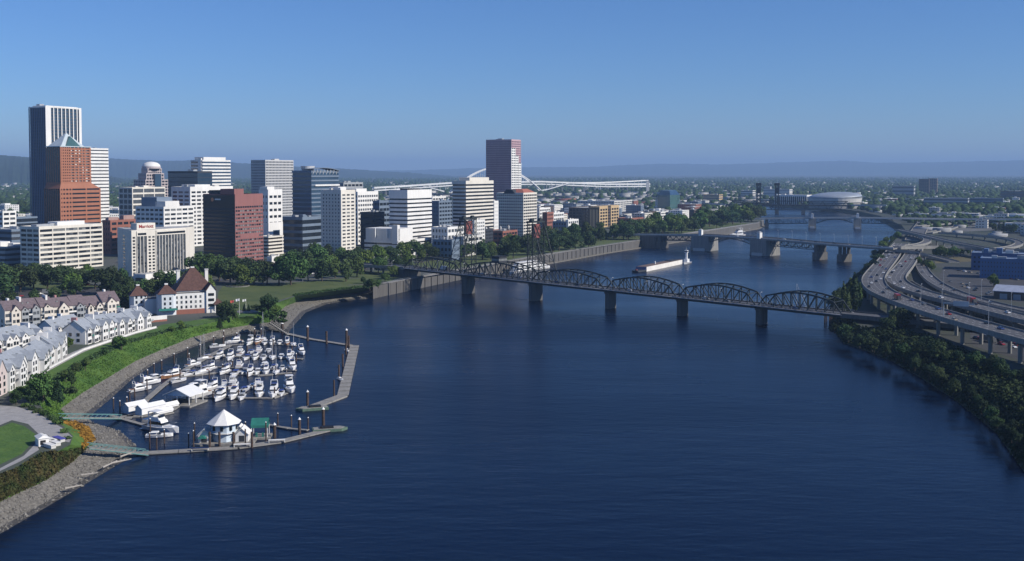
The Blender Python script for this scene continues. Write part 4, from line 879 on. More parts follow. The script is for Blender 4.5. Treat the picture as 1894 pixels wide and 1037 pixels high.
trees_px([(722,486,32),(744,482,30),(764,478,30),(735,500,26),(756,496,24),(780,486,26),(800,482,26),(716,470,28),(770,468,26),(790,470,26),(815,478,26),(830,470,24),(846,478,24),(750,508,20),(728,512,22)], 'tree in the belt below the striped podium', 'tree belt by the lift bridge')
tree_rows([(850,476),(950,463),(1040,452),(1180,436)], 34, 27, 'park tree in the long rows behind the sea wall', 'waterfront park trees', 8, 4)
tree_rows([(890,484),(960,476),(1050,462),(1100,456)], 12, 30, 'large tree standing on the lawn beside the sea wall', 'waterfront lawn trees', 6, 3, kinds=DARKB)
tree_rows([(1150,440),(1230,428),(1300,420),(1400,406)], 46, 26, 'tree in the dense green belt beyond the mid river bridge', 'river belt trees', 10, 5)
tree_rows([(1290,414),(1400,398)], 22, 20, 'tree at the far end of the river belt', 'far river belt trees', 12, 4)
# riverside slope
trees_px([(80,742,48,'broad1'),(107,742,44,'conifer1'),(88,730,36,'conifer0'),(60,745,30,'broad3'),(30,748,26,'broad0'),(128,728,16,'bush0'),(122,705,24,'broad1'),(132,712,26,'broad3'),(140,690,18,'broad0'),(158,684,20,'broad1'),(60,720,20,'broad2'),(40,735,20,'broad1')], 'tree on the slope above the marina beach', 'slope trees')
trees_px([(225,645,26,'broad1'),(212,640,16,'broad3'),(335,608,16,'broad4'),(406,607,22,'conifer1'),(126,642,18,'broad4'),(190,655,12,'bush1'),(318,613,12,'broad4')], 'small green tree beside the promenade above the marina', 'promenade trees')
trees_px([(420,588,36,'broad0'),(414,592,28,'conifer0'),(430,590,24,'broad3'),(408,577,22,'broad1')], 'dark tree at the corner of the waterfront hotel', 'hotel corner trees')
trees_px([(497,580,32,'broad0'),(490,578,26,'broad3'),(508,584,20,'broad4'),(503,590,16,'bush1'),(452,577,18,'conifer0'),(460,577,16,'conifer1'),(478,573,12,'bush0'),(520,586,14,'bush1'),(516,596,12,'bush0')], 'dark bushy tree on the headland above the gangway', 'headland trees')
trees_px([(70,763,10,'bush0'),(84,768,11,'bush1'),(97,775,10,'bush0'),(108,784,11,'bush1'),(60,757,9,'bush0'),(118,800,9,'bush1'),(124,812,8,'bush0'),(46,752,9,'bush1')], 'low shrub between the plaza path and the heather point', 'plaza shrubs')
# east side
trees_px([(1560,572,50,'poplar0'),(1572,575,60,'poplar1'),(1580,578,72,'poplar0'),(1568,580,44,'poplar0'),(1590,570,46,'poplar1')], 'tall dark poplar at the east end of the truss bridge', 'poplars at the bridge end', z=ZE)
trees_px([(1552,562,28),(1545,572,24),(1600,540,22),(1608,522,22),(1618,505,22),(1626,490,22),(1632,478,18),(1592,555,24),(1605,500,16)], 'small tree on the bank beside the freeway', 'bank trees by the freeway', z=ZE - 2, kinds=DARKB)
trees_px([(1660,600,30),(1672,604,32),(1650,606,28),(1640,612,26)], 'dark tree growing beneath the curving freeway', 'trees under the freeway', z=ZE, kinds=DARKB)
trees_px([(1740,478,22),(1752,474,20),(1764,476,18),(1730,472,16),(1722,500,18),(1712,495,16),(1776,474,16),(1790,470,14),(1838,530,22,'broad4'),(1700,490,14)], 'tree beside the ramps near the blue building', 'trees near the blue building', z=ZE)
trees_px([(1848,426,18,'conifer0'),(1856,428,20,'conifer1'),(1866,430,16),(1838,428,14),(1875,432,16),(1892,428,20)], 'dark tree clump beyond the ramps at the right edge', 'ramp trees', z=ZE)
tree_rows([(1548,612),(1600,642),(1660,666),(1740,705),(1800,745),(1894,830)], 30, 25, 'bank tree with shade-darkened leaves on the east shore', 'east shore trees', 8, 5, z=ZE - 4, kinds=['dusk0', 'dusk1', 'broad0'])  # dark kinds put the bank's shade into the leaf colour
tree_rows([(1690,655),(1760,668),(1830,690),(1894,712)], 14, 30, 'leafy tree on top of the bank below the freeway columns', 'bank top trees', 12, 4, z=ZE, kinds=['dusk0', 'dusk1', 'broad0'])  # dark kinds here too, with the bank's shade in their leaves
tree_rows([(1620,478),(1640,455),(1665,440)], 8, 14, 'small shrub tree on the bank by the mid river bridge end', 'bridge end trees', 5, 3, z=ZE - 2)
# scattered city trees among the fillers
tree_rows([(0,400),(60,395)], 14, 16, 'city tree among the houses at the left edge', 'left edge city trees', 20, 12)
# scrub on the banks
def scrub_mass(name, label, a, b, n, size, m, seed, tall=1.0, up=1.0):
    """ground cover between two lines"""
    g = np.random.default_rng(seed); A_ = np.array([tuple(p) for p in a]); B_ = np.array([tuple(p) for p in b]); seg = np.linalg.norm(A_[1:] - A_[:-1], axis=1); k = g.choice(len(seg), n, p=seg / seg.sum())
    t_ = g.random((n, 1)); s_ = g.random((n, 1)); c = (A_[k] * (1 - t_) + A_[k + 1] * t_) * (1 - s_) + (B_[k] * (1 - t_) + B_[k + 1] * t_) * s_
    h_ = (np.sin(c[:, 0] * .35) * np.cos(c[:, 1] * .27) * .5 + .5) * tall; c[:, 2] += g.random(n) * (.3 + h_) * up
    nr = g.normal(size=(n, 3)) * .7; nr[:, 2] += .6; nr /= np.linalg.norm(nr, axis=1, keepdims=True); u = np.cross(nr, g.normal(size=(n, 3))); u /= np.linalg.norm(u, axis=1, keepdims=True); v = np.cross(nr, u); z = size * g.uniform(.5, 1.4, (n, 1))
    q = np.stack([c - u * z - v * z * .6, c + u * z * .3 - v * z, c + u * z + v * z * .6, c - u * z * .3 + v * z], 1).reshape(-1, 3)
    o = inst(name, quads_mesh(name, q, m), kind='stuff'); o['label'] = label; return o
redleaf = mat('red_tinged_scrub', (.035, .065, .018), .85, col2=(.10, .075, .028), scale=.25, spec=.2); orangeg = mat('orange_heather', (.30, .16, .02), .9, .3, .5); 
scrub_mass('undergrowth', 'reddish green scrub above the near gravel beach', w1[0:5], w2[0:5], 16000, .42, redleaf, 1, 1.2)
scrub_mass('undergrowth', 'orange heather bed on the point beside the gangway', [P(116, 779, 6.6), P(138, 780, 5.8), P(164, 792, 4.8), P(176, 814, 4.2)], [P(118, 794, 8.4), P(134, 804, 7.8), P(146, 818, 6.6), P(154, 828, 5.6)], 4600, .35, orangeg, 2, .5)
scrub_mass('undergrowth', 'tall rough grass on the slope above the marina beach', w1[8:19], w2[8:19], 13000, .26, mat('rough_grass', (.05, .115, .018), .9, col2=(.10, .18, .03), scale=.12, spec=.2), 3, .28)
scrub_mass('undergrowth', 'shrubs along the foot of the riverside condominiums', w2[9:16], [p + Vector((-5, 1, 0)) for p in w2[9:16]], 5000, .36, leafm[0], 4, 1.4)
scrub_mass('undergrowth', 'dark brambles on the east shore', e1[2:18], e0[2:18], 30000, .6, mat('brambles', (.018, .032, .012), .9, col2=(.04, .06, .02), scale=.2, spec=.15), 5, 2.0)
scrub_mass('undergrowth', 'dark thicket added in place of deep shade below the freeway columns', e1[1:9], [p + Vector((22, 8, 0)) for p in e1[1:9]], 20000, .6, MATS['brambles'], 15, 2.4)  # thicket added to darken the ground where the bank lies in shadow
scrub_mass('undergrowth', 'bushes at the water edge by the sea wall corner', w2[-3:], [p + Vector((-3, 8, 0)) for p in w2[-3:]], 3000, .45, leafm[1], 6, 1.0)
# stones on the gravel
g = np.random.default_rng(11); rk = M(); A_, B_ = [tuple(p) for p in w0], [tuple(p) for p in w1]
for k in range(5200):
    i = int(g.integers(0, len(A_) - 1)); t_, s_ = g.random(), g.random(); c = [(A_[i][j] * (1 - t_) + A_[i + 1][j] * t_) * (1 - s_) + (B_[i][j] * (1 - t_) + B_[i + 1][j] * t_) * s_ for j in range(3)]
    r_ = float(g.uniform(.18, .5)) * (1.6 if g.random() < .06 else 1); o = len(rk.v)
    for d in ((1, 0, 0), (-1, 0, 0), (0, 1, 0), (0, -1, 0), (0, 0, .7), (0, 0, -.7)): rk.v.append(tuple(c[j] + d[j] * r_ * g.uniform(.6, 1.3) + (.1 if j == 2 else 0) for j in range(3)))
    rk.f += [tuple(o + q for q in f_) for f_ in ((0, 2, 4), (2, 1, 4), (1, 3, 4), (3, 0, 4), (2, 0, 5), (1, 2, 5), (3, 1, 5), (0, 3, 5))]; rk.m += [0] * 8
struct('beach_stones', rk, mat('stones', (.10, .095, .09), .95, col2=(.27, .255, .225), scale=.6), 'loose grey stones over the gravel beach', kind='stuff')
for i, (x, y, L_, rz) in enumerate(((205, 858, 7, 40), (222, 846, 6, 60), (150, 880, 5, 20), (190, 866, 8, 75), (120, 905, 5, 35))):
    t = thing('driftwood_log', 'bleached driftwood log on the gravel below the heather point', 'log', P(x, y, 1.6 + .2 * (i % 3)), R(rz), 'driftwood on the near beach'); part('stem', M().cyl((0, 0, .3), (L_, .2, .5), .32, .18, 7), mat('driftwood', (.38, .35, .31), .9, .15, 2.0), t); part('stub', M().cyl((L_ * .6, .1, .4), (L_ * .75, .9, .9), .12, .05, 5), MATS['driftwood'], t)
# ================================================================ riverside condominiums and the hip roofed hotel
cwall = facade('condo_white', (.78, .77, .75), .8); cpink = facade('condo_pink', (.55, .38, .36), .8); shingle = mat('grey_shingles', (.30, .33, .37), .9, .12, .8); pshingle = mat('plum_shingles', (.16, .125, .135), .9, .2, .8); rshingle = mat('brown_red_shingles', (.105, .055, .045), .9, .25, .8)
greenm = mat('green_awning', (.02, .16, .13), .7, .15, .5)
def gable_roof(m, x0, x1, y0, y1, ze, zr, over=.5, along='x', th=.35):
    """pitched roof with thickness over a rectangle"""
    if along == 'x': A_ = [(x0 - over, y0 - over, ze), (x1 + over, y0 - over, ze), (x1 + over, (y0 + y1) / 2, zr), (x0 - over, (y0 + y1) / 2, zr), (x1 + over, y1 + over, ze), (x0 - over, y1 + over, ze)]
    else: A_ = [(x1 + over, y0 - over, ze), (x1 + over, y1 + over, ze), ((x0 + x1) / 2, y1 + over, zr), ((x0 + x1) / 2, y0 - over, zr), (x0 - over, y1 + over, ze), (x0 - over, y0 - over, ze)]
    B_ = [(a, b, c + th) for a, b, c in A_]; fs = []
    for q in ((0, 1, 2, 3), (3, 2, 4, 5)): fs += [tuple(i + 6 for i in q), tuple(reversed(q))]
    for a, b in ((0, 1), (1, 2), (2, 4), (4, 5), (5, 3), (3, 0)): fs.append((a, b, b + 6, a + 6))
    m.add(A_ + B_, fs)
def gable_wall(m, x0, x1, y0, y1, z0, ze, zr, along='x'):
    m.box((x0, y0, z0), (x1, y1, ze))
    if along == 'x': m.add([(x0, y0, ze), (x1, y0, ze), (x1, y1, ze), (x0, y1, ze), (x0, (y0 + y1) / 2, zr), (x1, (y0 + y1) / 2, zr)], [(0, 4, 3), (1, 2, 5), (0, 1, 5, 4), (2, 3, 4, 5)])
    else: m.add([(x0, y0, ze), (x1, y0, ze), (x1, y1, ze), (x0, y1, ze), ((x0 + x1) / 2, y0, zr), ((x0 + x1) / 2, y1, zr)], [(0, 1, 4), (2, 3, 5), (1, 2, 5, 4), (3, 0, 4, 5)])
def condo(label, a, b, depth, eave, ridge_, nbay, roofm, wallm=cwall, seed=1, bay_d=2.0, balcony=greenm, alt=None):
    """terrace of stepped units from a to b (front foot points): bodies, cross gabled bays, windows, balconies, chimneys. local x along the front, front at y=0 facing -y"""
    g = random.Random(seed); d = b - a; L = d.length; ang_ = math.atan2(d.y, d.x); t = thing('condominium_row', label, 'condominium', a, ang_); bw0 = L / nbay
    cuts = [0] + [bw0 * k + g.uniform(-.14, .14) * bw0 for k in range(1, nbay)] + [L]
    for k in range(nbay):
        X0, X1 = cuts[k], cuts[k + 1]; bw = X1 - X0; ev = eave + g.choice([-.9, -.4, 0, .3, .8]); rd = ev + (ridge_ - eave) * g.uniform(.88, 1.08); yo = g.choice([-1.3, 0, 0, .9]); wm_ = (alt if alt and k % 3 == 1 else wallm)
        m = M(); gable_wall(m, X0 + .01, X1 - .01, yo, depth + yo, -1, ev, rd - .1); un = part('unit_wall', m, wm_, t); m = M(); gable_roof(m, X0 + .02, X1 - .02, yo, depth + yo, ev, rd, .42 + .02 * (k % 3)); part('unit_roof', m, roofm, un)
        two = bw > 7.5 and g.random() < .45; spots = ((.05, .40), (.58, .95)) if two else (g.choice([(.08, .58), (.36, .90), (.22, .74)]),)
        nfl = max(2, int(ev / 2.9)); fl = (ev - .6) / nfl; edges = []
        for (s0, s1) in spots:
            x0, x1 = X0 + bw * s0, X0 + bw * s1; bd = bay_d * g.uniform(.55, 1.2); eb = ev - g.uniform(.2, 1.2); zr = eb + (x1 - x0) * g.uniform(.5, .72); edges.append((x0, x1)); yf = yo - bd
            m = M(); gable_wall(m, x0, x1, yf, yo + depth * .45, -1, eb, zr - .1, 'y'); bay = part('bay', m, wm_, t); m = M(); gable_roof(m, x0, x1, yf, yo + depth * .45, eb, zr, .3, 'y', .28); part('bay_roof', m, roofm, bay)
            for f_ in range(nfl):
                z = .5 + f_ * fl
                for q in ((.28, .72) if x1 - x0 > 3.6 else (.5,)): xx = x0 + (x1 - x0) * q; wv = g.uniform(.55, .95); ubox('window', g.choice([bglassd_, glass, glass, glass3]), bay, (xx - wv, yf - .07, z), (xx + wv, yf + .1, z + g.uniform(1.5, 1.9)))
            ubox('window', glass, bay, ((x0 + x1) / 2 - .45, yf - .06, eb + .1), ((x0 + x1) / 2 + .45, yf + .1, eb + 1.1))
        free_ = [(X0, edges[0][0])] + [(edges[i][1], edges[i + 1][0]) for i in range(len(edges) - 1)] + [(edges[-1][1], X1)]
        for (f0, f1) in free_:
            if f1 - f0 < 1.6: continue
            for f_ in range(nfl):
                z = .5 + f_ * fl; ubox('window', g.choice([glass, glass, glass3]), un, (f0 + .3, yo - .07, z), (f1 - .3, yo + .1, z + 1.8))
                if f_ > 0 and g.random() < .8: mm = g.choice([white, greyst, balcony, dark]); ubox('balcony', greyst, un, (f0 + .05, yo - 1.5, z - .35), (f1 - .05, yo - .02, z - .2)); ubox('balcony_rail', mm, un, (f0 + .05, yo - 1.52, z - .19), (f1 - .05, yo - 1.45, z + .7))
        if g.random() < .75: cx_ = g.uniform(X0 + .8, X1 - 2); ubox('chimney', cwall if g.random() < .85 else pinkst, un, (cx_, yo + depth * g.uniform(.3, .6), ev), (cx_ + 1.1, yo + depth * .62 + 1.0, rd + 1.5))
        for q in range(g.choice([0, 1, 2])): xs = X0 + bw * g.uniform(.1, .8); ubox('skylight', glass2, un, (xs, yo + depth * .22, ev + (rd - ev) * .44 + .4), (xs + 1.0, yo + depth * .29, ev + (rd - ev) * .58 + .5))
        if k in (0, nbay - 1):
            xx = X0 if k == 0 else X1
            for f_ in range(2):
                for q in (.25, .6): ubox('window', glass, un, (xx - .07, yo + depth * q, 1.2 + f_ * 3), (xx + .07, yo + depth * (q + .13), 2.9 + f_ * 3))
    return t
bglassd_ = mat('dark_window', (.012, .014, .018), .2, .1, 1.0)
condo('near terrace of white condominiums with green balconies at the left edge', P(-60, 757, ZG), P(62, 697, ZG), 13, 9.0, 13.5, 4, shingle, cwall, 3, alt=facade('condo_blush', (.66, .56, .53)))
condo('white terrace with steep gables at the bend of the promenade', P(66, 693, ZG), P(124, 655, ZG), 12, 8.0, 12.5, 4, shingle, cwall, 4)
condo('grey roofed terrace behind the near row, half hidden at the left edge', P(-50, 668, ZG), P(82, 640, ZG), 14, 7.5, 12, 4, shingle, cwall, 5)
condo('white gabled terrace lining the promenade toward the hotel', P(158, 637, ZG), P(280, 603.5, ZG), 13, 7.2, 11.6, 7, shingle, cwall, 6, alt=None)
condo('short grey roofed terrace tucked behind the promenade gables', P(96, 633, ZG), P(152, 622, ZG), 12, 7.5, 12, 2, shingle, cwall, 7)
condo('long plum roofed condominium block behind the promenade terraces', P(8, 611, ZG), P(221, 590, ZG), 15, 10.5, 15.5, 7, pshingle, facade('condo_cream', (.74, .68, .60)), 8, alt=greyst)
# promenade balustrade and steps
m = M(); Lp = resample([p + Vector((1.4, -.6, 0)) for p in prom], 3); ribbon(m, Lp, .2, .12, 1.0)
bl_ = thing('balustrade', 'low white wall along the promenade in front of the condominiums', 'wall'); part('wall', m, cwall, bl_); m = M(); ribbon(m, Lp, .28, 1.0, 1.12); part('coping', m, offwhite, bl_)
# hotel
def hip_roof(m, x0, x1, y0, y1, ze, zr, flat=.12, over=.8):
    cx_, cy_ = (x0 + x1) / 2, (y0 + y1) / 2; hw, hd = (x1 - x0) / 2 * flat, (y1 - y0) / 2 * flat
    m.prism([(x0 - over, y0 - over), (x1 + over, y0 - over), (x1 + over, y1 + over), (x0 - over, y1 + over)], ze, zr, 0, [(cx_ - hw, cy_ - hd), (cx_ + hw, cy_ - hd), (cx_ + hw, cy_ + hd), (cx_ - hw, cy_ + hd)])
ha, hb_ = P(297, 583, ZG), P(385, 578, ZG); d = hb_ - ha; ang_ = math.atan2(d.y, d.x); L = d.length
HT = thing('waterfront_hotel', 'white waterfront hotel with brown red hip roofs and white chimneys', 'hotel', ha, ang_)
sc_ = L / 88.0                                       # metres per photo pixel along the front
part('long_wall', M().box((0, 0, -1), (L, 16, 13)), white, HT); part('flat_roof', M().box((.3, .3, 13.01), (L - .3, 15.7, 13.3)), roofd, HT); part('ground_arcade', M().box((2, -.5, -1), (L * .92, -.02, 3.0)), brick, HT)
mb = part('main_block', M().box((L * .36, 5, -1), (L * 1.16, 24, 14.2)), white, HT); m = M(); hip_roof(m, L * .36, L * 1.16, 5, 24, 14.2, 28.0); mr_ = part('main_roof', m, rshingle, HT)
part('roof_cap', M().box((L * .72, 13.4, 27.9), (L * .80, 15.6, 28.7)), white, mr_)
for x in (L * .44, L * 1.05): part('chimney', M().box((x, 17, 14), (x + 2.0, 19.2, 26)), white, mr_); part('chimney_cap', M().box((x - .25, 16.7, 26), (x + 2.25, 19.5, 26.6)), offwhite, mr_)
m = M(); gable_wall(m, L * .96, L * 1.16, -1.2, 8, -1, 14.2, 18.5, 'y'); gb = part('front_gable', m, white, HT); m = M(); gable_roof(m, L * .96, L * 1.16, -1.2, 8, 14.2, 18.7, .6, 'y'); part('gable_roof', m, rshingle, gb)
for f_ in range(3):
    for x in (L * 1.02, L * 1.06, L * 1.10): ubox('window', glass, gb, (x - .7, -1.28, 4.0 + f_ * 3.4), (x + .7, -1.1, 5.8 + f_ * 3.4))
for f_ in range(3):
    for k in range(9): x = L * (.04 + .1 * k); ubox('window', random.choice([glass3, glass2, glass]), HT, (x - .6, -.07, 3.6 + f_ * 3.1), (x + .6, .1, 5.3 + f_ * 3.1))
for (x0, x1, y0, y1, ze, zr) in ((-1.5, 9.5, -2.5, 8.5, 13.5, 19), (-16, -6, 14, 24, 11.5, 17.5)):
    tb = part('corner_tower', M().prism([(x0 + 2, y0), (x1 - 2, y0), (x1, y0 + 2), (x1, y1 - 2), (x1 - 2, y1), (x0 + 2, y1), (x0, y1 - 2), (x0, y0 + 2)], -1, ze), facade('tower_pale', (.66, .70, .74)), HT)
    m = M(); hip_roof(m, x0, x1, y0, y1, ze, zr, .1, .7); rf = part('tower_roof', m, rshingle, tb); part('roof_cap', M().box(((x0 + x1) / 2 - 1, (y0 + y1) / 2 - 1, zr - .1), ((x0 + x1) / 2 + 1, (y0 + y1) / 2 + 1, zr + .7)), white, rf)
    for f_ in range(3):
        for q in (.35, .65): x = x0 + (x1 - x0) * q; ubox('window', glass, tb, (x - .6, y0 - .07, 3.4 + f_ * 3.1), (x + .6, y0 + .1, 5.2 + f_ * 3.1))
        ubox('window', glass, tb, (x1 - .1, (y0 + y1) / 2 - .7, 3.4 + f_ * 3.1), (x1 + .07, (y0 + y1) / 2 + .7, 5.2 + f_ * 3.1))
part('rear_wing', M().box((-8, 9, -1), (L * .55, 24, 9.5)), white, HT); part('wing_roof', M().box((-7.6, 9.4, 9.51), (L * .55 - .2, 23.6, 9.8)), roofd, HT)
m = M(); hip_roof(m, L * 1.12, L * 1.30, -4, 6, 5.5, 8.5, .2); pv_ = part('pavilion_roof', m, rshingle, HT)
for x in (L * 1.13, L * 1.29):
    for y in (-3.6, 5.6): part('pavilion_post', M().box((x - .25, y - .25, -1), (x + .25, y + .25, 5.5)), white, pv_)
part('terrace_awning', M().prism([(-2, -6), (10, -6), (10, -2.6), (-2, -2.6)], 3.4, 4.4, 0, [(-1.4, -4.4), (9.4, -4.4), (9.4, -2.6), (-1.4, -2.6)]), greenm, HT)
lw = thing('terrace_wall', 'long white parapet wall joining the terraces to the hotel', 'wall', P(270, 597, ZG), ang_ + .25); part('wall', M().box((0, 0, -.5), (13, .6, 3.6)), white, lw); part('base', M().box((0, -.1, -.5), (13, -.01, 1.2)), brick, lw)
# flag poles and flags, amphitheatre terrace
for i, (x, y, hpx, c1) in enumerate(((433, 582, 28, (.6, .1, .08)), (443, 582, 31, (.7, .7, .75)), (455, 570, 18, (.75, .75, .75)))):
    p = P(x, y, ZG); h_ = hpx * mpp(p.y); t = thing('flagpole', 'white flagpole with a ' + ('red and white flag' if i == 0 else 'pale flag, tallest of three' if i == 1 else 'white flag, shortest of three') + ' on the park lawn', 'flagpole', p, R(200))
    part('pole', M().cyl((0, 0, 0), (0, 0, h_), .12, .06, 6), white, t); fm = M()
    for k in range(7): fm.v += [(k * .36, .18 * math.sin(k * 1.1), h_ - .2 - .05 * k), (k * .36, .18 * math.sin(k * 1.1 + .4), h_ - 1.5 - .1 * k)]
    for k in range(6): fm.f.append((2 * k, 2 * k + 2, 2 * k + 3, 2 * k + 1)); fm.m.append(0)
    part('flag', fm, mat('flag_%d' % i, c1, .9), t)
at_ = thing('stone_terrace', 'curved stone terrace with steps on the headland above the gangway', 'terrace', P(455, 577, ZG))
for k in range(3): part('step', M().prism([(math.cos(a) * (8 - 1.4 * k), math.sin(a) * (5 - 1.0 * k)) for a in [i * math.pi / 12 for i in range(24)]], .02 + .3 * k, .3 + .3 * k), paving if k % 2 else concrete, at_)
fb = thing('flower_beds', 'round flower beds and stone edging at the end of the lawn', 'garden', P(440, 529, ZG)); part('stone_edge', M().cyl((0, 0, 0), (0, 0, .5), 9, n=20), concrete, fb); part('soil', M().cyl((0, 0, .5), (0, 0, .7), 8.2, n=20), scrub, fb); inst('shrubs', TREES['bush0'][0], fb, (2, 0, .5), sc=(1.3, 1.3, .8)); inst('shrubs', TREES['bush1'][0], fb, (-3, 1, .5), sc=(1.1, 1.1, .7))
# plaza pieces: white kiosk, benches, canopy tents
k_ = P(78, 822, ZG); t = thing('white_kiosk', 'white kiosk with a dark opening on the plaza by the lawn', 'kiosk', k_, R(35)); part('body', M().box((-1.6, -2.6, 0), (1.6, 2.6, 2.6)), white, t); part('roof', M().prism([(-1.9, -2.9), (1.9, -2.9), (1.9, 2.9), (-1.9, 2.9)], 2.6, 3.4, 0, [(-.3, -2.2), (.3, -2.2), (.3, 2.2), (-.3, 2.2)]), white, t); part('opening', M().box((-1.1, -2.66, .6), (.6, -2.5, 2.0)), black, t)
for i, (x, y) in enumerate(((93, 817), (101, 822), (109, 815), (92, 827))):
    t = thing('low_shed', 'white low roof beside the plaza, ' + ['at the path', 'largest near the gangway', 'with a blue tarp', 'beside the kiosk'][i], 'shed', P(x, y, ZG), R(50)); part('body', M().box((-.8, -2.6, 0), (.8, 2.6, 1.0)), offwhite, t); part('roof', M().box((-1.0, -2.8, 1.0), (1.0, 2.8, 1.2)), white if i != 2 else mat('blue_tarp', (.08, .08, .35), .7), t)
# ================================================================ marina
dockm = mat('dock_boards', (.26, .25, .23), .9, .2, .8); pile = mat('piling', (.075, .05, .04), .9, .3, 1.0); pilecap = mat('white_cap', (.8, .8, .78), .7)
gelw = mat('white_gelcoat', (.80, .80, .79), .35, .04, .5, spec=.5); canv = mat('blue_canvas', (.03, .06, .22), .8, .15, 1.0); teak = mat('teak', (.28, .14, .07), .7, .2, 1.0); bglassd = mat('boat_glass', (.012, .016, .022), .12, .1, 1.0, spec=.6); navy = mat('navy_hull', (.02, .03, .09), .35)
def dock(name, label, pts, half, cat='dock', z=.55, piles=0, m_=dockm, group=None):
    o = Vector((pts[0].x, pts[0].y, 0)); t = thing(name, label, cat, o, 0, group); Ls = [Vector((p.x, p.y, 0)) - o for p in pts]
    for i, (a, b) in enumerate(zip(Ls[:-1], Ls[1:])):
        n_ = max(1, int((b - a).length / 9)); 
        for k in range(n_): m = M(); ribbon(m, [a.lerp(b, k / n_ + .006), a.lerp(b, (k + 1) / n_ - .006)], half, z - .75 + .003 * i, z + .003 * i); part('float_section', m, m_, t)
    m = M(); ribbon(m, Ls, half + .06, z - .8, z - .35); part('fender_edge', m, black, t); return t
PM = M().cyl((0, 0, -3), (0, 0, 1), 1, n=8).mesh('shaft', pile)
def piling(px, py, hpx, wpx=3.2, n=[0], label=None, cap=True):
    p = P(px, py, 0); r_ = wpx / 2 * mpp(p.y); h_ = hpx * mpp(p.y); t = thing('mooring_piling', label or 'brown mooring piling with a pale cap in the marina', 'piling', p, 0, 'marina pilings')
    inst('shaft', M().cyl((0, 0, -3), (0, 0, h_), r_, n=8).mesh('shaft', pile), t)
    if cap: part('cap', M().cone((0, 0), r_ * 1.15, h_, h_ + r_ * 1.6, 8), pilecap, t)
    return t
# breakwater and piers
dock('breakwater', 'angled floating breakwater enclosing the marina', [P(x, y, 0) for x, y in [(528,617),(575,628),(650,640)]], 1.6, 'breakwater')
dock('breakwater', 'broad grey breakwater arm facing the open river', [P(x, y, 0) for x, y in [(656,640),(634,733),(575,755)]], 2.5, 'breakwater', z=.62)
dock('breakwater', 'long curved dock in front of the fuel dock pavilion', [P(x, y, 0) for x, y in [(238,841),(330,836),(440,829),(520,818),(610,796)]], 1.9, 'breakwater')
dock('side_dock', 'short dock arm beside the green canopy', [P(x, y, 0) for x, y in [(496,787),(535,794),(570,797)]], 1.0)
def bargelet(label, px, py, rz):
    t = thing('work_float', label, 'float', P(px, py, 0), rz); part('hull', M().prism([(-6, -2.4), (5, -2.6), (7.5, 0), (5, 2.6), (-6, 2.4)], -.4, 1.0), mat('green_float', (.10, .16, .12), .8, .2, .8), t); part('deck', M().prism([(-5.6, -2.0), (4.6, -2.2), (6.4, 0), (4.6, 2.2), (-5.6, 2.0)], 1.0, 1.15), dockm, t); part('coaming', M().box((-3, -1.4, 1.15), (2, 1.4, 1.7)), black, t)
bargelet('green work float at the tip of the broad breakwater arm', 580, 757, R(200)); bargelet('green work float at the end of the long curved dock', 607, 796, R(15))
mainw = [P(x, y, 0) for x, y in [(236,776),(262,748),(300,715),(345,683),(395,655),(425,640)]]
dock('main_walkway', 'long floating walkway along the shore side of the marina', mainw, 1.3)
rowsY = [((352,735),(420,737),(505,737),(530,728)), ((318,700),(400,690),(480,695),(540,690)), ((362,678),(470,682),(548,686)), ((372,660),(470,660),(560,665)), ((400,640),(480,636),(548,640))]
for i, r_ in enumerate(rowsY): dock('pier_dock', 'floating pier between boat rows, ' + ['nearest to the pavilion', 'second from the pavilion', 'middle one', 'second from the beach', 'nearest to the beach'][i], [P(x, y, 0) for x, y in r_], .9, z=.5, group='marina piers')
dock('pier_dock', 'floating pier beneath the white canopied sheds', [P(x, y, 0) for x, y in [(222,772),(300,768),(352,740)]], 1.2); dock('pier_dock', 'narrow walkway beside the moored motor yacht', [P(x, y, 0) for x, y in [(205,770),(250,783),(300,797)]], 1.0)
def gangway(label, a, b, half, rail):
    t = thing('gangway', label, 'gangway', (a.x, a.y, 0)); q = b - a; o = Vector((a.x, a.y, 0)); L_ = [a - o, a.lerp(b, .5) - o, b - o]
    m = M(); ribbon(m, L_, half, -.35, 0); part('deck', m, dockm, t)
    for s_ in (-1, 1):
        m = M(); ribbon(m, L_, .08, 1.15, 1.35, off=s_ * half); ribbon(m, L_, .1, -.6, -.3, off=s_ * half); rl = part('truss_rail', m, rail, t)
        n_ = 12; d = q.copy(); d.z = 0; d.normalize(); sv = Vector((d.y, -d.x, 0)) * s_ * half
        for k in range(n_):
            p0, p1 = (a.lerp(b, k / n_) - o + sv), (a.lerp(b, (k + 1) / n_) - o + sv); ubar('brace', rail, rl, p0 + Vector((0, 0, -.4)), p1 + Vector((0, 0, 1.2)), .12)
railg = mat('green_rail', (.10, .22, .22), .6, .15, .5)
gangway('green railed gangway from the heather point to the long curved dock', P(163, 826, 6.5), P(272, 838, .9), 1.3, railg); gangway('green railed gangway to the canopied sheds', P(112, 771, 7.5), P(222, 772, .9), 1.1, railg); gangway('steep dark gangway from the headland to the breakwater', P(500, 596, 6.5), P(534, 618, .9), 1.0, steel)
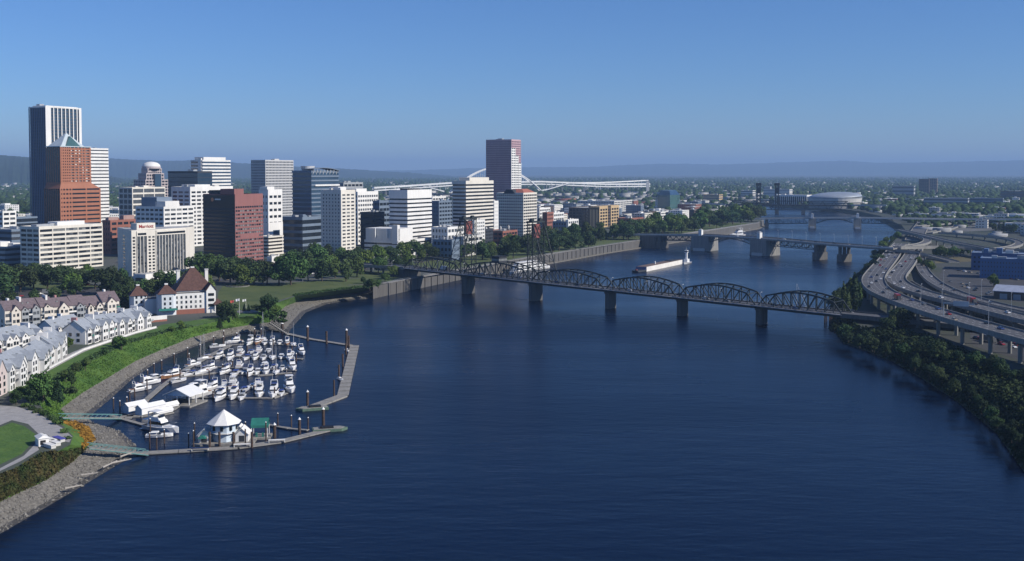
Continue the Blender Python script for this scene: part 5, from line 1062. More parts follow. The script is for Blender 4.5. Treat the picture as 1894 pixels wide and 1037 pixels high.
# pilings
for x, y, hp, w_ in ((522,616,18,5),(569,630,26,4.5),(604,636,24,4),(641,640,30,4.5),(645,642,22,3.5),(640,655,20,3.5),(634,678,24,3.5),(627,698,24,3.5),(618,734,32,3.5),(569,752,28,5),(598,786,30,6),(508,810,25,6),(554,802,27,5.5),(270,850,0,4)):
    if hp: piling(x, y, hp, w_, label='stout brown piling standing against the breakwater', cap=w_ > 4)
for x, y, hp in ((210,756,20),(222,765,24),(235,760,26),(240,742,20),(249,735,18),(272,722,22),(273,702,18),(285,690,18),(299,684,18),(322,672,18),(347,665,22),(350,672,18),(370,655,18),(395,640,18),(413,640,18),(414,628,16),(438,628,12),(471,622,14),(483,620,12),(278,800,26),(277,830,30),(290,832,24),(304,820,26),(358,826,30),(360,814,32),(333,700,18),(346,745,24),(454,826,34),(454,806,26),(492,818,38),(492,800,22),(514,790,26),(539,792,24),(570,796,24),(394,740,18),(441,735,16),(470,730,18),(508,735,20),(530,700,18),(458,700,14),(412,690,16),(387,700,16),(430,680,14),(510,690,14),(548,668,14),(457,650,12),(505,640,14),(540,650,12),(349,825,24)):
    piling(x, y, hp, 2.6)
for x in (388, 406, 432, 466): piling(x, 828, 30, 4.5, label='thick brown piling in front of the white pavilion', cap=False)
# boats: bow towards +y, built at unit size, length about 11 m
def hull(m, L, W, fb, z0=-.5, bow=.42, mi=0, flare=.82):
    st = [(-.5, .86), (-.25, 1.0), (.05, 1.0), (.25, .82), (.40, .46), (.5, .04)]; n = len(st); o = len(m.v)
    for s_, w_ in st:
        sh = fb * (1 + .35 * max(0, s_) * 1.6)
        for x, z in ((-w_ * flare * .6, z0), (-w_, sh), (w_, sh), (w_ * flare * .6, z0)): m.v.append((x * W / 2, s_ * L, z))
    for i in range(n - 1):
        a, b = o + 4 * i, o + 4 * i + 4
        for k in range(4): m.f.append((a + k, a + (k + 1) % 4, b + (k + 1) % 4, b + k)); m.m.append(mi)
    m.f += [(o + 3, o + 2, o + 1, o), (o + 4 * n - 4, o + 4 * n - 3, o + 4 * n - 2, o + 4 * n - 1)]; m.m += [mi, mi]
def taper_box(y0, y1, w0, w1, z0, z1, rake=.6, tuck=.85):
    return M().prism([(-w0 / 2, y0), (w0 / 2, y0), (w1 / 2, y1), (-w1 / 2, y1)], z0, z1, 0, [(-w0 / 2 * tuck, y0 + rake * .3), (w0 / 2 * tuck, y0 + rake * .3), (w1 / 2 * tuck, y1 - rake), (-w1 / 2 * tuck, y1 - rake)])
BOATS = {}
def boat_kind(key, label):
    t = thing('boat', label, 'boat'); L, W = 11.0, 3.7
    hm = gelw if key not in ('wood', 'navy') else (teak if key == 'wood' else navy)
    m = M(); hull(m, L, W, 1.25 if key != 'sail' else 1.0); h_ = part('hull', m, hm, t); m = M(); hull(m, L * 1.004, W * 1.01, .18, -.52); part('waterline_stripe', m, navy if key != 'navy' else gelw, h_)
    if key in ('cruiser', 'wood', 'navy', 'yacht'):
        part('foredeck', taper_box(.3, 4.4, 2.7, .9, 1.25, 1.75, .8), gelw, t); cb = part('cabin', taper_box(-3.6, 1.6, 3.0, 2.6, 1.2, 2.9, 1.1), gelw, t); part('cabin_windows', taper_box(-3.1, 1.5, 3.06, 2.66, 1.85, 2.5, .95, .94), bglassd, cb)
        part('cockpit', M().box((-1.45, -5.2, 1.26), (1.45, -3.7, 1.34)), teak, t); part('swim_platform', M().box((-1.5, -6.2, .2), (1.5, -5.45, .32)), gelw, t)
        fbm = part('flybridge', taper_box(-3.4, .1, 2.7, 2.2, 2.92, 3.6, .4, .96), gelw, t); part('windscreen', taper_box(-.5, .25, 2.0, 1.8, 3.6, 4.0, .3), bglassd, fbm); part('seat', M().box((-.9, -2.7, 3.6), (.9, -2.0, 4.0)), canv if key != 'yacht' else offwhite, fbm)
        ra = part('radar_arch', M().bar((-1.2, -3.2, 2.9), (-1.1, -3.5, 4.7), .18).bar((1.2, -3.2, 2.9), (1.1, -3.5, 4.7), .18).bar((-1.15, -3.5, 4.7), (1.15, -3.5, 4.7), .22), gelw, t); part('aerial', M().cyl((.6, -3.5, 4.7), (.7, -4.0, 7.6), .04, .02, 4), white, ra)
        if key == 'yacht': part('bimini', M().box((-1.3, -3.2, 4.85), (1.3, -.6, 4.95)), gelw, t); part('stern_cover', M().box((-1.5, -5.2, 2.7), (1.5, -3.5, 2.8)), gelw, t)
        part('bow_rail', M().bar((-1.2, 1.6, 2.3), (-.5, 4.6, 2.6), .05).bar((1.2, 1.6, 2.3), (.5, 4.6, 2.6), .05).bar((-.5, 4.6, 2.6), (.5, 4.6, 2.6), .05), galv, t)
    elif key == 'sail':
        part('coach_roof', taper_box(-1.6, 2.6, 2.2, 1.1, 1.0, 1.55, .8), gelw, t); part('cockpit', M().box((-1.0, -4.6, 1.02), (1.0, -1.8, 1.1)), teak, t); ms = part('mast', M().cyl((0, .9, 1), (0, .9, 15.5), .11, .07, 6), mat('alloy_mast', (.7, .7, .7), .4, metal=.3), t)
        part('boom', M().cyl((0, .8, 2.6), (0, -3.6, 2.5), .08, n=6), MATS['alloy_mast'], ms); part('furled_sail', M().cyl((0, .7, 2.8), (0, -3.4, 2.75), .2, .14, 6), canv, ms)
        part('rigging', M().cyl((0, .9, 15.3), (0, 5.2, 1.2), .025, n=3).cyl((0, .9, 15.3), (0, -5.2, 1.2), .025, n=3).cyl((0, .9, 15.3), (1.6, .6, 1.1), .025, n=3).cyl((0, .9, 15.3), (-1.6, .6, 1.1), .025, n=3), galv, ms)
    else:  # runabout with canvas
        part('windscreen', taper_box(-.4, .9, 2.6, 2.2, 1.25, 1.95, .7), bglassd, t); part('canvas_top', M().prism([(-1.4, -3.6), (1.4, -3.6), (1.25, -.2), (-1.25, -.2)], 2.2, 2.5, 0, [(-1.0, -3.2), (1.0, -3.2), (.9, -.5), (-.9, -.5)]), {'open': canv, 'open2': gelw, 'open3': greyst}[key], t)
        for x in (-1.2, 1.2): part('canopy_post', M().bar((x, -3.4, 1.2), (x * .95, -3.3, 2.25), .06).bar((x, -.4, 1.2), (x * .95, -.4, 2.25), .06), galv, t)
        part('seat', M().box((-1.1, -4.2, 1.1), (1.1, -3.6, 1.6)), offwhite, t); part('outboard', M().box((-.3, -6.0, .2), (.3, -5.5, 1.6)), black, t); part('foredeck', taper_box(.6, 4.6, 2.8, .7, 1.25, 1.5, .5), gelw, t)
    return t
lst = [ # photo x, y of the waterline middle, length px along view ~, heading (0 = bow to the camera), kind, size, what it lies beside
 (536,722,18,'yacht',1.35,'large white motor yacht at the outer end of the nearest pier'),(506,731,8,'cruiser',1.3,'high bowed white cruiser, second from the outer end of nearest pier'),(480,731,10,'yacht',1.15,'white cruiser with a flybridge in the middle of the nearest row'),(478,716,190,'cruiser',1.05,'white cruiser moored behind the mid row flybridge boat'),(454,722,175,'open',.9,'blue topped runabout in the nearest boat row'),(432,735,4,'cruiser',1.15,'twin of two white cruisers moored side by side near the pavilion'),(433,715,184,'yacht',1.1,'white flybridge cruiser stern to the side by side pair'),(407,738,-4,'cruiser',1.1,'boxy white cruiser left of the side by side pair'),(409,722,180,'open2',.9,'small white boat behind the boxy cruiser'),(391,720,-12,'cruiser',1.05,'white cruiser at the inner end of the nearest pier'),(363,735,-24,'yacht',1.5,'big white yacht beside the canopied boathouse'),(352,720,-24,'open2',1.1,'white boat tucked behind the big yacht by the boathouse'),
 (462,693,6,'cruiser',1.0,'white cruiser near the middle of the second row'),(434,694,0,'open',1.0,'blue canvas boat in the second row'),(452,690,0,'open3',.95,'grey topped boat in the second row'),(415,690,-8,'cruiser',.95,'white cruiser left in the second row'),(476,690,4,'open2',.9,'small white boat beside the second row centre'),(492,690,10,'cruiser',.95,'white cruiser right of the second row centre'),(511,690,8,'sail',.95,'sailing boat with blue furled sail in the second row'),(508,680,180,'open',.85,'small blue topped boat behind the second row sailing boat'),(522,683,8,'open3',.8,'grey topped small boat at the outer second row'),(541,682,15,'cruiser',1.15,'white cruiser at the outer tip of the second row'),(490,676,184,'open2',.9,'white boat stern on in the second row'),(444,678,182,'cruiser',.9,'white cruiser stern on in the second row'),(424,678,180,'open',.85,'blue topped boat at the back of the second row'),
 (374,690,-14,'sail',1.2,'tall masted white sailing boat near the shore walkway'),(387,684,-18,'cruiser',.9,'small white cruiser beside the tall masted sailing boat'),(340,693,-24,'open3',1.0,'grey topped boat along the shore walkway'),(352,694,-20,'open',.9,'blue topped boat along the shore walkway'),(316,698,-28,'wood',1.15,'dark wooden hulled cruiser by the shore walkway'),(292,700,140,'open2',1.0,'white boat moored alone on the shore side of walkway'),(276,710,140,'cruiser',1.1,'white cruiser on the shore side of walkway'),(260,722,140,'cruiser',1.0,'white cruiser nearest the tented slip'),
 (405,662,-6,'cruiser',.95,'white cruiser at the inner end of the third row'),(425,664,4,'cruiser',1.05,'plump white cruiser in the third row'),(446,655,180,'yacht',.95,'white flybridge boat in the third row'),(456,664,0,'open',.95,'dark canvas boat in the third row'),(472,664,4,'cruiser',.9,'white cruiser in the middle of the third row'),(487,664,8,'open3',.95,'grey topped boat in the third row'),(504,663,10,'sail',1.0,'white hulled sailing boat in the third row'),(520,662,8,'open2',.85,'small white boat in the outer third row'),(535,664,10,'cruiser',1.0,'white cruiser in the outer third row'),(540,655,190,'open2',.8,'small white boat behind the outer cruiser'),(558,654,20,'cruiser',1.05,'white cruiser at the outer tip of the third row'),(465,652,180,'open',.8,'blue topped boat at the back of the third row'),(480,650,182,'cruiser',.85,'white cruiser at the back of the third row'),(497,650,180,'open2',.8,'white runabout at the back of the third row'),
 (432,634,-50,'cruiser',1.0,'white cruiser beside the far end of the walkway'),(402,642,130,'open2',.9,'white boat on the shore side near the walkway end'),(462,636,0,'yacht',1.0,'white boat with a high awning in the row by the beach'),(476,635,2,'wood',.95,'red brown wooden boat in the row by the beach'),(490,636,6,'open2',.9,'white boat with low cabin in the beach row'),(503,636,4,'cruiser',.9,'white cruiser in the beach row'),(517,636,6,'open2',.9,'pale runabout in the beach row'),(531,637,10,'wood',.9,'wooden boat with white top in the beach row'),(543,638,14,'sail',.85,'small sailing boat at the end of the beach row'),(486,630,184,'sail',1.1,'sailing boat with tall bare mast by the beach'),
 (300,797,62,'yacht',1.55,'large white motor yacht alone beside the narrow walkway'),(295,808,100,'open2',.9,'small white boat behind the large lone yacht'),(330,706,150,'open2',.9,'white runabout on the shore side below the wooden cruiser'),(358,676,150,'cruiser',.9,'white cruiser moored on the shore side of the walkway middle'),(380,664,-40,'sail',.9,'small sailing boat beside the upper walkway'),(447,737,6,'open3',.9,'grey topped boat next to the side by side pair'),(468,716,184,'open2',.85,'small white boat in the gap of the nearest row'),(418,716,182,'cruiser',.9,'white cruiser stern to the boxy cruiser'),(520,730,10,'open',.85,'blue topped boat beside the large outer yacht'),(630,703,30,'open2',.55,'tiny white dinghy tied inside the breakwater'),(642,650,20,'open2',.6,'small dinghy at the breakwater corner')]
for i, (x, y, hd, k, s, lb) in enumerate(lst):
    if k not in BOATS: BOATS[k] = t = boat_kind(k, lb)
    else: t = copy_tree(BOATS[k]); t['label'] = lb
    p = P(x, y, 0); t.location = p; t.rotation_euler = (0, 0, math.pi + R(hd)); t.scale = (s, s, s); t['group'] = 'boats in the marina'
# canoe
t = thing('canoe', 'yellow canoe lying at the end of the canopied pier', 'canoe', P(300, 763, .4), R(-60)); m = M(); hull(m, 6.5, 1.0, .5, 0); part('hull', m, mat('yellow_paint', (.75, .52, .06), .5), t); part('seat', M().box((-.4, -.2, .35), (.4, .2, .45)), offwhite, t)
# boathouse with pale gable roof on a deck, tented slips
t = thing('boathouse', 'open boathouse with a pale blue gabled roof on a floating deck', 'boathouse', P(331, 751, 0), R(-16)); part('deck', M().box((-8.5, -2, -.2), (6.5, 12, .7)), dockm, t); m = M(); gable_roof(m, -7, 5, 0, 11, 4.3, 7.2, .6, 'y', .25); part('roof', m, gelw, t)
m = M(); m.add([(-7, .3, 4.3), (5, .3, 4.3), (-1, .3, 7.1)], [(0, 1, 2)]); part('gable_panel', m, mat('pale_blue_sheet', (.45, .58, .72), .7), t)
for x in (-6.8, -1, 4.8):
    for y in (.2, 5.5, 10.8): part('post', M().box((x - .15, y - .15, .7), (x + .15, y + .15, 4.4)), white, t)
part('counter', M().box((-5, 3, .7), (3, 5, 2.2)), dark, t)
for i, (x, y, rz, L_) in enumerate(((232, 766, -36, 9), (256, 770, -34, 12), (287, 770, -34, 8), (270, 762, -34, 9), (302, 758, -34, 7))):
    t = thing('covered_slip', 'white tented boat cover, ' + ['tallest at the left end', 'with a blue front, largest', 'low one near the canoe', 'low one in the middle', 'narrow one next to the boathouse'][i], 'boat shelter', P(x, y, 0), R(rz))
    hh_ = 4.6 if i < 2 else 2.8; ww = 4.2 if i < 2 else 2.4; m = M(); gable_roof(m, -ww / 2, ww / 2, 0, L_, hh_ - 1.3, hh_, .25, 'y', .12); part('cover', m, gelw, t); m = M(); m.box((-ww / 2, .1, .4), (ww / 2, .2, hh_ - 1.3)); m.add([(-ww / 2, .12, hh_ - 1.3), (ww / 2, .12, hh_ - 1.3), (0, .12, hh_ - .1)], [(0, 1, 2)]); part('front_panel', m, MATS['pale_blue_sheet'] if i < 2 else gelw, t)
    part('side_panel', M().box((ww / 2 - .1, .2, .8), (ww / 2, L_, hh_ - 1.3)), gelw, t); part('side_panel', M().box((-ww / 2, .2, .8), (-ww / 2 + .1, L_, hh_ - 1.3)), gelw, t); part('float', M().box((-ww / 2 - .3, -.3, -.2), (ww / 2 + .3, L_ + .3, .4)), dockm, t)
# fuel dock pavilion with octagonal roof
pc = P(411, 822, 0); t = thing('dock_pavilion', 'white two storey pavilion with an octagonal roof on the long dock', 'pavilion', pc, R(4)); o8 = lambda r_, n=8: [(r_ * math.cos(math.pi / 8 + k * math.pi / 4), r_ * math.sin(math.pi / 8 + k * math.pi / 4)) for k in range(8)]
part('deck', M().box((-10.5, -2.2, -.2), (11.5, 9, .72)), dockm, t); cy0 = 3.8
lower = part('lower_storey', M().prism([(x, y + cy0) for x, y in o8(3.9)], .7, 4.2), mat('pale_blue_wall', (.55, .64, .72), .7), t); part('upper_storey', M().prism([(x, y + cy0) for x, y in o8(4.6)], 4.2, 7.4), MATS['pale_blue_wall'], t)
for k in range(8):
    a = k * math.pi / 4; ubox('window', bglassd, lower, (math.cos(a) * 4.25 - .5, math.sin(a) * 4.25 + cy0 - .5, 5.0), (math.cos(a) * 4.25 + .5, math.sin(a) * 4.25 + cy0 + .5, 6.6))
part('balcony', M().prism([(x, y + cy0) for x, y in o8(5.4)], 3.95, 4.19), white, t); part('octagon_roof', M().cone((0, cy0), 6.4, 7.4, 12.2, 8, math.pi / 8), white, t)
for (x0, x1, y0, y1) in ((-8.8, -4.4, .5, 6), (4.6, 9.2, .8, 6.5), (3.2, 7.6, 4.5, 8.8)):
    m = M(); gable_wall(m, x0, x1, y0, y1, .7, 3.2, 5.4, 'y'); wn = part('side_house', m, white, t); m = M(); gable_roof(m, x0, x1, y0, y1, 3.2, 5.6, .4, 'y', .2); part('house_roof', m, white, wn); ubox('opening', dark, wn, ((x0 + x1) / 2 - 1, y0 - .06, .8), ((x0 + x1) / 2 + 1, y0 + .1, 3.0))
part('green_porch', M().prism([(-8.6, -1.6), (-5.6, -1.6), (-5.6, .4), (-8.6, .4)], 2.6, 3.6, 0, [(-7.6, -1.2), (-6.6, -1.2), (-6.6, .2), (-7.6, .2)]), greenm, t)
t = thing('green_canopy', 'green pitched canopy beside the white pavilion on the long dock', 'canopy', P(480, 812, 0), R(6)); m = M(); gable_roof(m, -3.0, 3.0, 0, 6, 5.0, 7.2, .2, 'x', .2); part('canopy_roof', m, greenm, t); part('valance', M().box((-3.1, -.15, 4.3), (3.1, -.05, 5.05)), greenm, t); part('side_valance', M().box((2.95, 0, 4.3), (3.05, 6, 5.05)), greenm, t); part('deck', M().box((-4, -1, -.2), (4, 6.5, .7)), dockm, t)
for x in (-2.9, 2.9):
    for y in (.1, 5.9): part('post', M().box((x - .12, y - .12, .7), (x + .12, y + .12, 5)), white, t)
part('fuel_pump', M().box((-1.5, .5, .7), (-.8, 1.1, 2.3)), greenm, t); part('fuel_pump', M().box((.8, .5, .7), (1.5, 1.1, 2.3)), greenm, t)
for i, (x, y) in enumerate(((370, 833), (448, 826), (512, 818))): t = thing('dock_rack', ['dark blue covered rack', 'white rack of dinghies', 'white railed rack'][i] + ' standing on the long curved dock', 'rack', P(x, y, .6), R(10)); part('top', M().box((-3, -.6, .9), (3, .6, 1.1)), [navy, white, white][i], t); part('frame', M().box((-2.9, -.5, 0), (-2.7, .5, .9)).box((2.7, -.5, 0), (2.9, .5, .9)), white, t)
# river traffic
a, b = P(1196, 502, 0), P(1262, 488, 0); d = b - a; an_ = math.atan2(d.y, d.x); L_ = d.length; t = thing('barge', 'long white sided tank barge with a dark raked bow', 'barge', a, an_)
part('hull', M().box((0, -.01, -.5), (L_, 11, 4.6)), mat('barge_white', (.78, .75, .70), .6, .08, .2), t); part('deck', M().box((.2, .2, 4.61), (L_ - .2, 10.8, 4.75)), mat('brown_deck', (.16, .11, .09), .9), t); part('raked_bow', M().prism([(-16, 2), (-.02, 0), (-.02, 11), (-16, 9)], .3, 2.0, 0, [(-17.5, 2.4), (-.02, .1), (-.02, 10.9), (-17.5, 8.6)]), dark, t); part('bow_shield', M().prism([(-3, .3), (-.01, .2), (-.01, 10.8), (-3, 10.7)], 2, 4.7, 0, [(-.6, .3), (-.01, .2), (-.01, 10.8), (-.6, 10.7)]), navy, t); part('anchor_winch', M().box((-14.5, 4.5, 2), (-12.5, 6.5, 3.2)), redcw, t); part('deck_house', M().box((L_ * .35, 5, 4.75), (L_ * .35 + 1.4, 6.4, 7.5)), white, t); part('hatch', M().box((L_ * .72, 2, 4.75), (L_ * .93, 9, 5.5)), dark, t)
t = thing('tug', 'white push tug with a tall pilot tower behind the barge', 'tug', b + d.normalized() * 1.5, an_ - math.pi / 2); m = M(); hull(m, 16, 7, 1.6, -.5); part('hull', m, gelw, t, (2.5, 6, 0), (0, 0, math.pi)); part('deckhouse', M().box((.5, 1, 1.6), (4.6, 8, 5.2)), gelw, t); part('tower', M().box((1.6, 2.5, 5.2), (3.6, 5, 12)), gelw, t); ph = part('pilot_house', M().box((.9, 2, 12), (4.2, 5.6, 14.6)), gelw, t); part('pilot_windows', M().box((.85, 1.95, 12.9), (4.25, 5.65, 13.9)), bglassd, ph); part('mast', M().cyl((2.5, 4, 14.6), (2.5, 4, 18.5), .15, .06, 5), white, ph)
a, b = P(955, 504, 0), P(1008, 496, 0); d = b - a; t = thing('tour_boat', 'white three deck tour boat moored by the sea wall behind the lift tower', 'tour boat', a.lerp(b, .5), math.atan2(d.y, d.x) - math.pi / 2); L_ = d.length; m = M(); hull(m, L_ * 1.35, 9, 2.0); part('hull', m, gelw, t)
for k, (y0, y1, w_) in enumerate(((-.6, .42, 8), (-.58, .30, 7.4), (-.5, .12, 6))): z = 2.0 + 2.7 * k; dkx = part('deckhouse', M().box((-w_ / 2, L_ * y0, z), (w_ / 2, L_ * y1, z + 2.3)), gelw, t); part('window_strip', M().box((-w_ / 2 - .05, L_ * y0 + 1, z + .9), (w_ / 2 + .05, L_ * y1 - 1, z + 1.8)), bglassd, dkx); part('deck_edge', M().box((-w_ / 2 - .3, L_ * y0 - .5, z + 2.3), (w_ / 2 + .3, L_ * y1 + .5, z + 2.65)), gelw, dkx)
for i, (x, y, hd, s, k, lb) in enumerate(((1363, 437, 120, 2.6, 'yacht', 'white ship moored beyond the mid river bascule span'), (1476, 572, 60, 1.2, 'sail', 'sailing boat seen through the last truss span'), (1391, 415, 100, 1.8, 'cruiser', 'white boat moored by the far sea wall'))):
    t = copy_tree(BOATS[k]); t['label'] = lb; t['group'] = 'boats on the open river'; t.location = P(x, y, 0); t.rotation_euler = (0, 0, R(hd)); t.scale = (s, s, s)
# ================================================================ east side: freeway, ramps, halls
def pl(lst): return [P(x, y, z) for x, y, z in lst]
V1 = pl([(1668,450,13),(1652,466,13),(1640,482,14),(1624,500,15.5),(1613,517,17),(1622,534,18),(1652,549,18.5),(1704,568,19),(1785,593,19.5),(1894,622,20),(2010,652,20)])
V2 = pl([(1696,455,13),(1684,476,13),(1672,493,14),(1657,509,15),(1657,519,16),(1674,530,16.5),(1712,543,17),(1784,560,17.5),(1894,588,18),(2010,616,18)])
V3 = pl([(1702,470,9.5),(1702,486,9.8),(1708,501,10.5),(1724,519,12),(1754,536,13.5),(1804,553,15),(1850,565,16),(1894,574,16.5),(2010,598,17)])
F1 = viaduct('freeway_deck', 'freeway deck nearest the river, curving above the dark bank', V1, 8.5, 1.8, every=24, zground=ZE, colr=1.1, lanes=4, bar_h=.9)
F2 = viaduct('freeway_deck', 'second freeway deck running beside the river side one', V2, 7.6, 1.8, every=24, zground=ZE, colr=1.1, lanes=4, bar_h=.9)
F3 = viaduct('freeway_ramp', 'landward freeway ramp sweeping past the yard', V3, 5.2, 1.5, every=22, zground=ZE, colr=.9, lanes=2, single=True, bar_h=.9)
V4 = pl([(1676,520,10.5),(1700,534,11),(1740,551,11.5),(1800,570,12),(1894,602,12.5),(2010,632,13)])
viaduct('freeway_ramp', 'low ramp threading between the two freeway decks', V4, 4.2, 1.3, every=22, zground=ZE, colr=.8, lanes=2, single=True, bar_h=.9)
rp = [('ramp climbing from the mid river bridge toward the right edge', [(1655,457.5,19),(1720,456,18),(1790,458,17),(1894,463,16),(2000,468,16)], 8), ('ramp dropping from the mid river bridge to the street', [(1640,459,18),(1690,466,15),(1735,476,10),(1765,484,9)], 5.5),
      ('looping ramp beside the river above the mid bridge end', [(1662,430,13),(1690,432,14),(1712,438,15),(1717,445,16),(1706,451,17),(1680,454.5,18)], 4.5), ('long ramp crossing over the looping ramps', [(1660,424,15),(1700,433,16),(1745,444,17),(1790,453,18),(1840,462,18),(1894,470,18),(2000,484,18)], 5),
      ('outer loop ramp at the right edge', [(1740,430,12),(1800,434,13),(1860,440,14),(1888,447,15),(1880,455,16),(1845,460,17)], 4.5), ('far curved ramp below the distant bridge', [(1700,418,12),(1760,412,12),(1830,410,13),(1894,412,14),(1990,416,14)], 5), ('straight freeway lanes leading away to the far interchange', [(1690,444,10),(1700,425,10),(1712,408,10),(1690,392,10),(1665,380,10),(1650,370,10)], 11), ('thin far ramp by the rail yard', [(1720,430,10),(1780,418,10),(1745,403,10),(1720,394,10)], 4)]
RL = {}
for lb, q, hw in rp: RL[lb] = pl(q); viaduct('elevated_ramp', lb, RL[lb], hw, 1.5, every=30, zground=ZE, colr=1.0, single=True, bar_h=1.0, wall=concrete)
# low pile bents beside the truss bridge end
for i, (x, y) in enumerate(((1527, 597), (1536, 600))): t = thing('timber_dolphin', 'dark timber pile group under the bridge end, ' + ('riverward' if i == 0 else 'landward'), 'piles', P(x, y, 0)); [part('pile', M().cyl((dx, dy, -3), (dx * .7, dy * .7, 9), .35, n=6), pile, t) for dx, dy in ((-.8, 0), (.8, 0), (0, .9))]
# halls
bluew = facade('blue_metal_wall', (.06, .11, .24), .6); bluel = facade('light_blue_wall', (.08, .15, .30), .6)
tower('blue_warehouse', 'large blue warehouse with pale window rows beside the freeway', (1812, 1940, 1952, 519), 482, bluel, glass3, 4, 'grid', .62, 4, 22, pw=1.6, proud=.25, kit=6, zg=ZE, dep=26, roof=mat('blue_roof', (.17, .23, .33), .8, .15, .1), top=2.5)
tower('blue_warehouse', 'taller darker blue block behind the large blue warehouse', (1796, 1900, 1920, 503), 471, bluew, glass, 3, 'grid', .6, 3, 12, pw=2.2, proud=.25, kit=5, zg=ZE, dep=30, roof=MATS['blue_roof'], top=3, pent=((.45, .55, .1, .4, 5, bluel), (.7, .78, .1, .5, 4, bluel)))
p = P(1838, 552, ZE); q_ = P(1990, 562, ZE); an_ = math.atan2((q_ - p).y, (q_ - p).x); L_ = (q_ - p).length
t = thing('long_shed', 'long low shed with a pale pitched metal roof at the right edge', 'shed', p, an_); m = M(); gable_wall(m, 0, L_, 0, 20, 0, 5.5, 9); part('wall', m, brown, t); m = M(); gable_roof(m, 0, L_, 0, 20, 5.5, 9.2, .8); part('roof', m, mat('pale_metal_roof', (.42, .46, .55), .5, .12, .3, metal=.2), t)
for k in range(6): ubox('loading_door', greyst, t, (4 + k * 9, -.1, 0), (9 + k * 9, .05, 4))
part('mural_panel', M().box((L_ * .42, -.5, 0), (L_ * .56, -.15, 4.8)), mat('painted_panel', (.10, .28, .12), .7, col2=(.45, .35, .08), scale=.5), t)
# arena and neighbours
pa_ = PY(1544, 372, 2700); pa_.z = ZE; t = thing('arena', 'large pale arena with a low curved dome roof', 'arena', pa_); rx, ry = 62, 60; el = lambda f_, z: [(rx * f_ * math.cos(k * math.pi / 20), ry * f_ * math.sin(k * math.pi / 20), z) for k in range(40)]
prof = [(1.0, 0, concrete), (.98, 13, bglass), (1.02, 15, white), (1.05, 24, offwhite), (1.06, 27, white)]
for i in range(len(prof) - 1):
    m = M(); a_, b_ = el(prof[i][0], prof[i][1]), el(prof[i + 1][0], prof[i + 1][1]); m.add(a_ + b_, [(k, (k + 1) % 40, 40 + (k + 1) % 40, 40 + k) for k in range(40)]); part(['base_wall', 'glass_wall', 'fascia', 'upper_wall'][i], m, [concrete, greyst, offwhite, greyst][i], t)
m = M(); nr = 7
for j in range(nr + 1):
    a = math.pi / 2 * j / nr
    for k in range(40): m.v.append((rx * 1.06 * math.cos(a) * math.cos(k * math.pi / 20), ry * 1.06 * math.cos(a) * math.sin(k * math.pi / 20), 27 + 13 * math.sin(a) + 3 * math.cos(k * math.pi / 20) * math.cos(a)))
for j in range(nr):
    for k in range(40): m.f.append((j * 40 + k, j * 40 + (k + 1) % 40, j * 40 + 40 + (k + 1) % 40, j * 40 + 40 + k)); m.m.append(0)
part('dome_roof', m, mat('arena_roof', (.34, .38, .43), .45, .06, .05, metal=.2), t, smooth=True)
tower('glass_hall', 'square glass hall with a white roof edge beside the arena', (1432, 1492, 1499, 378), 361, white, glass, 2, 'piers', .2, 6, 16, pw=1.2, zg=ZE, kit=2, top=3.5, proud=2.5, dep=70)
tower('white_hall', 'white hall with a short tower behind the black lift bridge', (1412, 1460, 1466, 368), 350, offwhite, greyst, 3, 'bands', .6, zg=ZE, kit=2, dep=45, pent=((.75, .98, .1, .5, 9, greyst),))
tower('brown_slab', 'left of two brown slab towers on the far east side', (1699, 1718, 1722, 360), 331, brown, glass, 10, 'grid', .4, 2, 5, pw=2, zg=ZE, kit=1, dep=22); tower('brown_slab', 'right of two brown slab towers on the far east side', (1716, 1733, 1739, 358), 330, facade('tan_brown', (.30, .22, .16)), glass, 10, 'grid', .4, 2, 5, pw=2, zg=ZE, kit=1, dep=22)
for lb, box, yt, wl in (('long pale block behind the far interchange', (1708, 1790, 1796, 386), 367, greyst), ('long blue grey hall right of the far interchange', (1790, 1855, 1862, 384), 367, blueg), ('dark flat hall at the right edge of the far east side', (1850, 1930, 1940, 372), 354, brown), ('grey office cluster left of the two brown slabs', (1650, 1690, 1698, 366), 344, greyst), ('tan low block far beyond the river near the arena', (1300, 1330, 1338, 374), 360, tan), ('pale low hall across the river left of black bridge', (1370, 1392, 1398, 366), 352, offwhite)):
    tower('far_hall', lb, box, yt, wl, glass3, 3, 'bands', .55, zg=ZE, kit=3, top=2, dep=40)
# overhead sign frames and lamps on the freeway
for i, (x, y, z) in enumerate(((1703, 566, 19), (1742, 578, 19.2), (1828, 604, 19.6), (1792, 562, 17.5), (1870, 584, 18), (1640, 547, 18), (1815, 555, 15.5), (1745, 533, 13))):
    lamp_post(P(x, y, z), 13, 'tall lamp post on the freeway, ' + ['above the dark trees', 'beside the truck', 'above the tall columns', 'on the second deck', 'at the right end of second deck', 'at the tight bend', 'on the landward ramp', 'where the ramp begins'][i], R(60), 'freeway lamp posts')
t = thing('sign_gantry', 'overhead sign frame spanning the freeway decks', 'sign', P(1745, 586, 19), R(-30)); part('post', M().cyl((0, 0, 0), (0, 0, 8), .3, n=6), galv, t); part('beam', M().box((-.2, -.2, 7.6), (16, .2, 8.3)), galv, t); part('sign_panel', M().box((5, -.4, 6.6), (13, -.25, 9.4)), mat('sign_back', (.45, .48, .5), .6), t)
for i in range(13): s = nodes[1] * .2 + (L_b := (nodes[-1] - 10)) * i / 13; p = Vector((A.x, A.y, 0)) + Vector((U.x, U.y, 0)) * s + Vector((-U.y, U.x, 0)) * (-9.2); lamp_post(Vector((p.x, p.y, dz(s))), 9, 'slender lamp post along the near walkway of the truss bridge', ang + R(90), 'truss bridge lamp posts', 1.2)
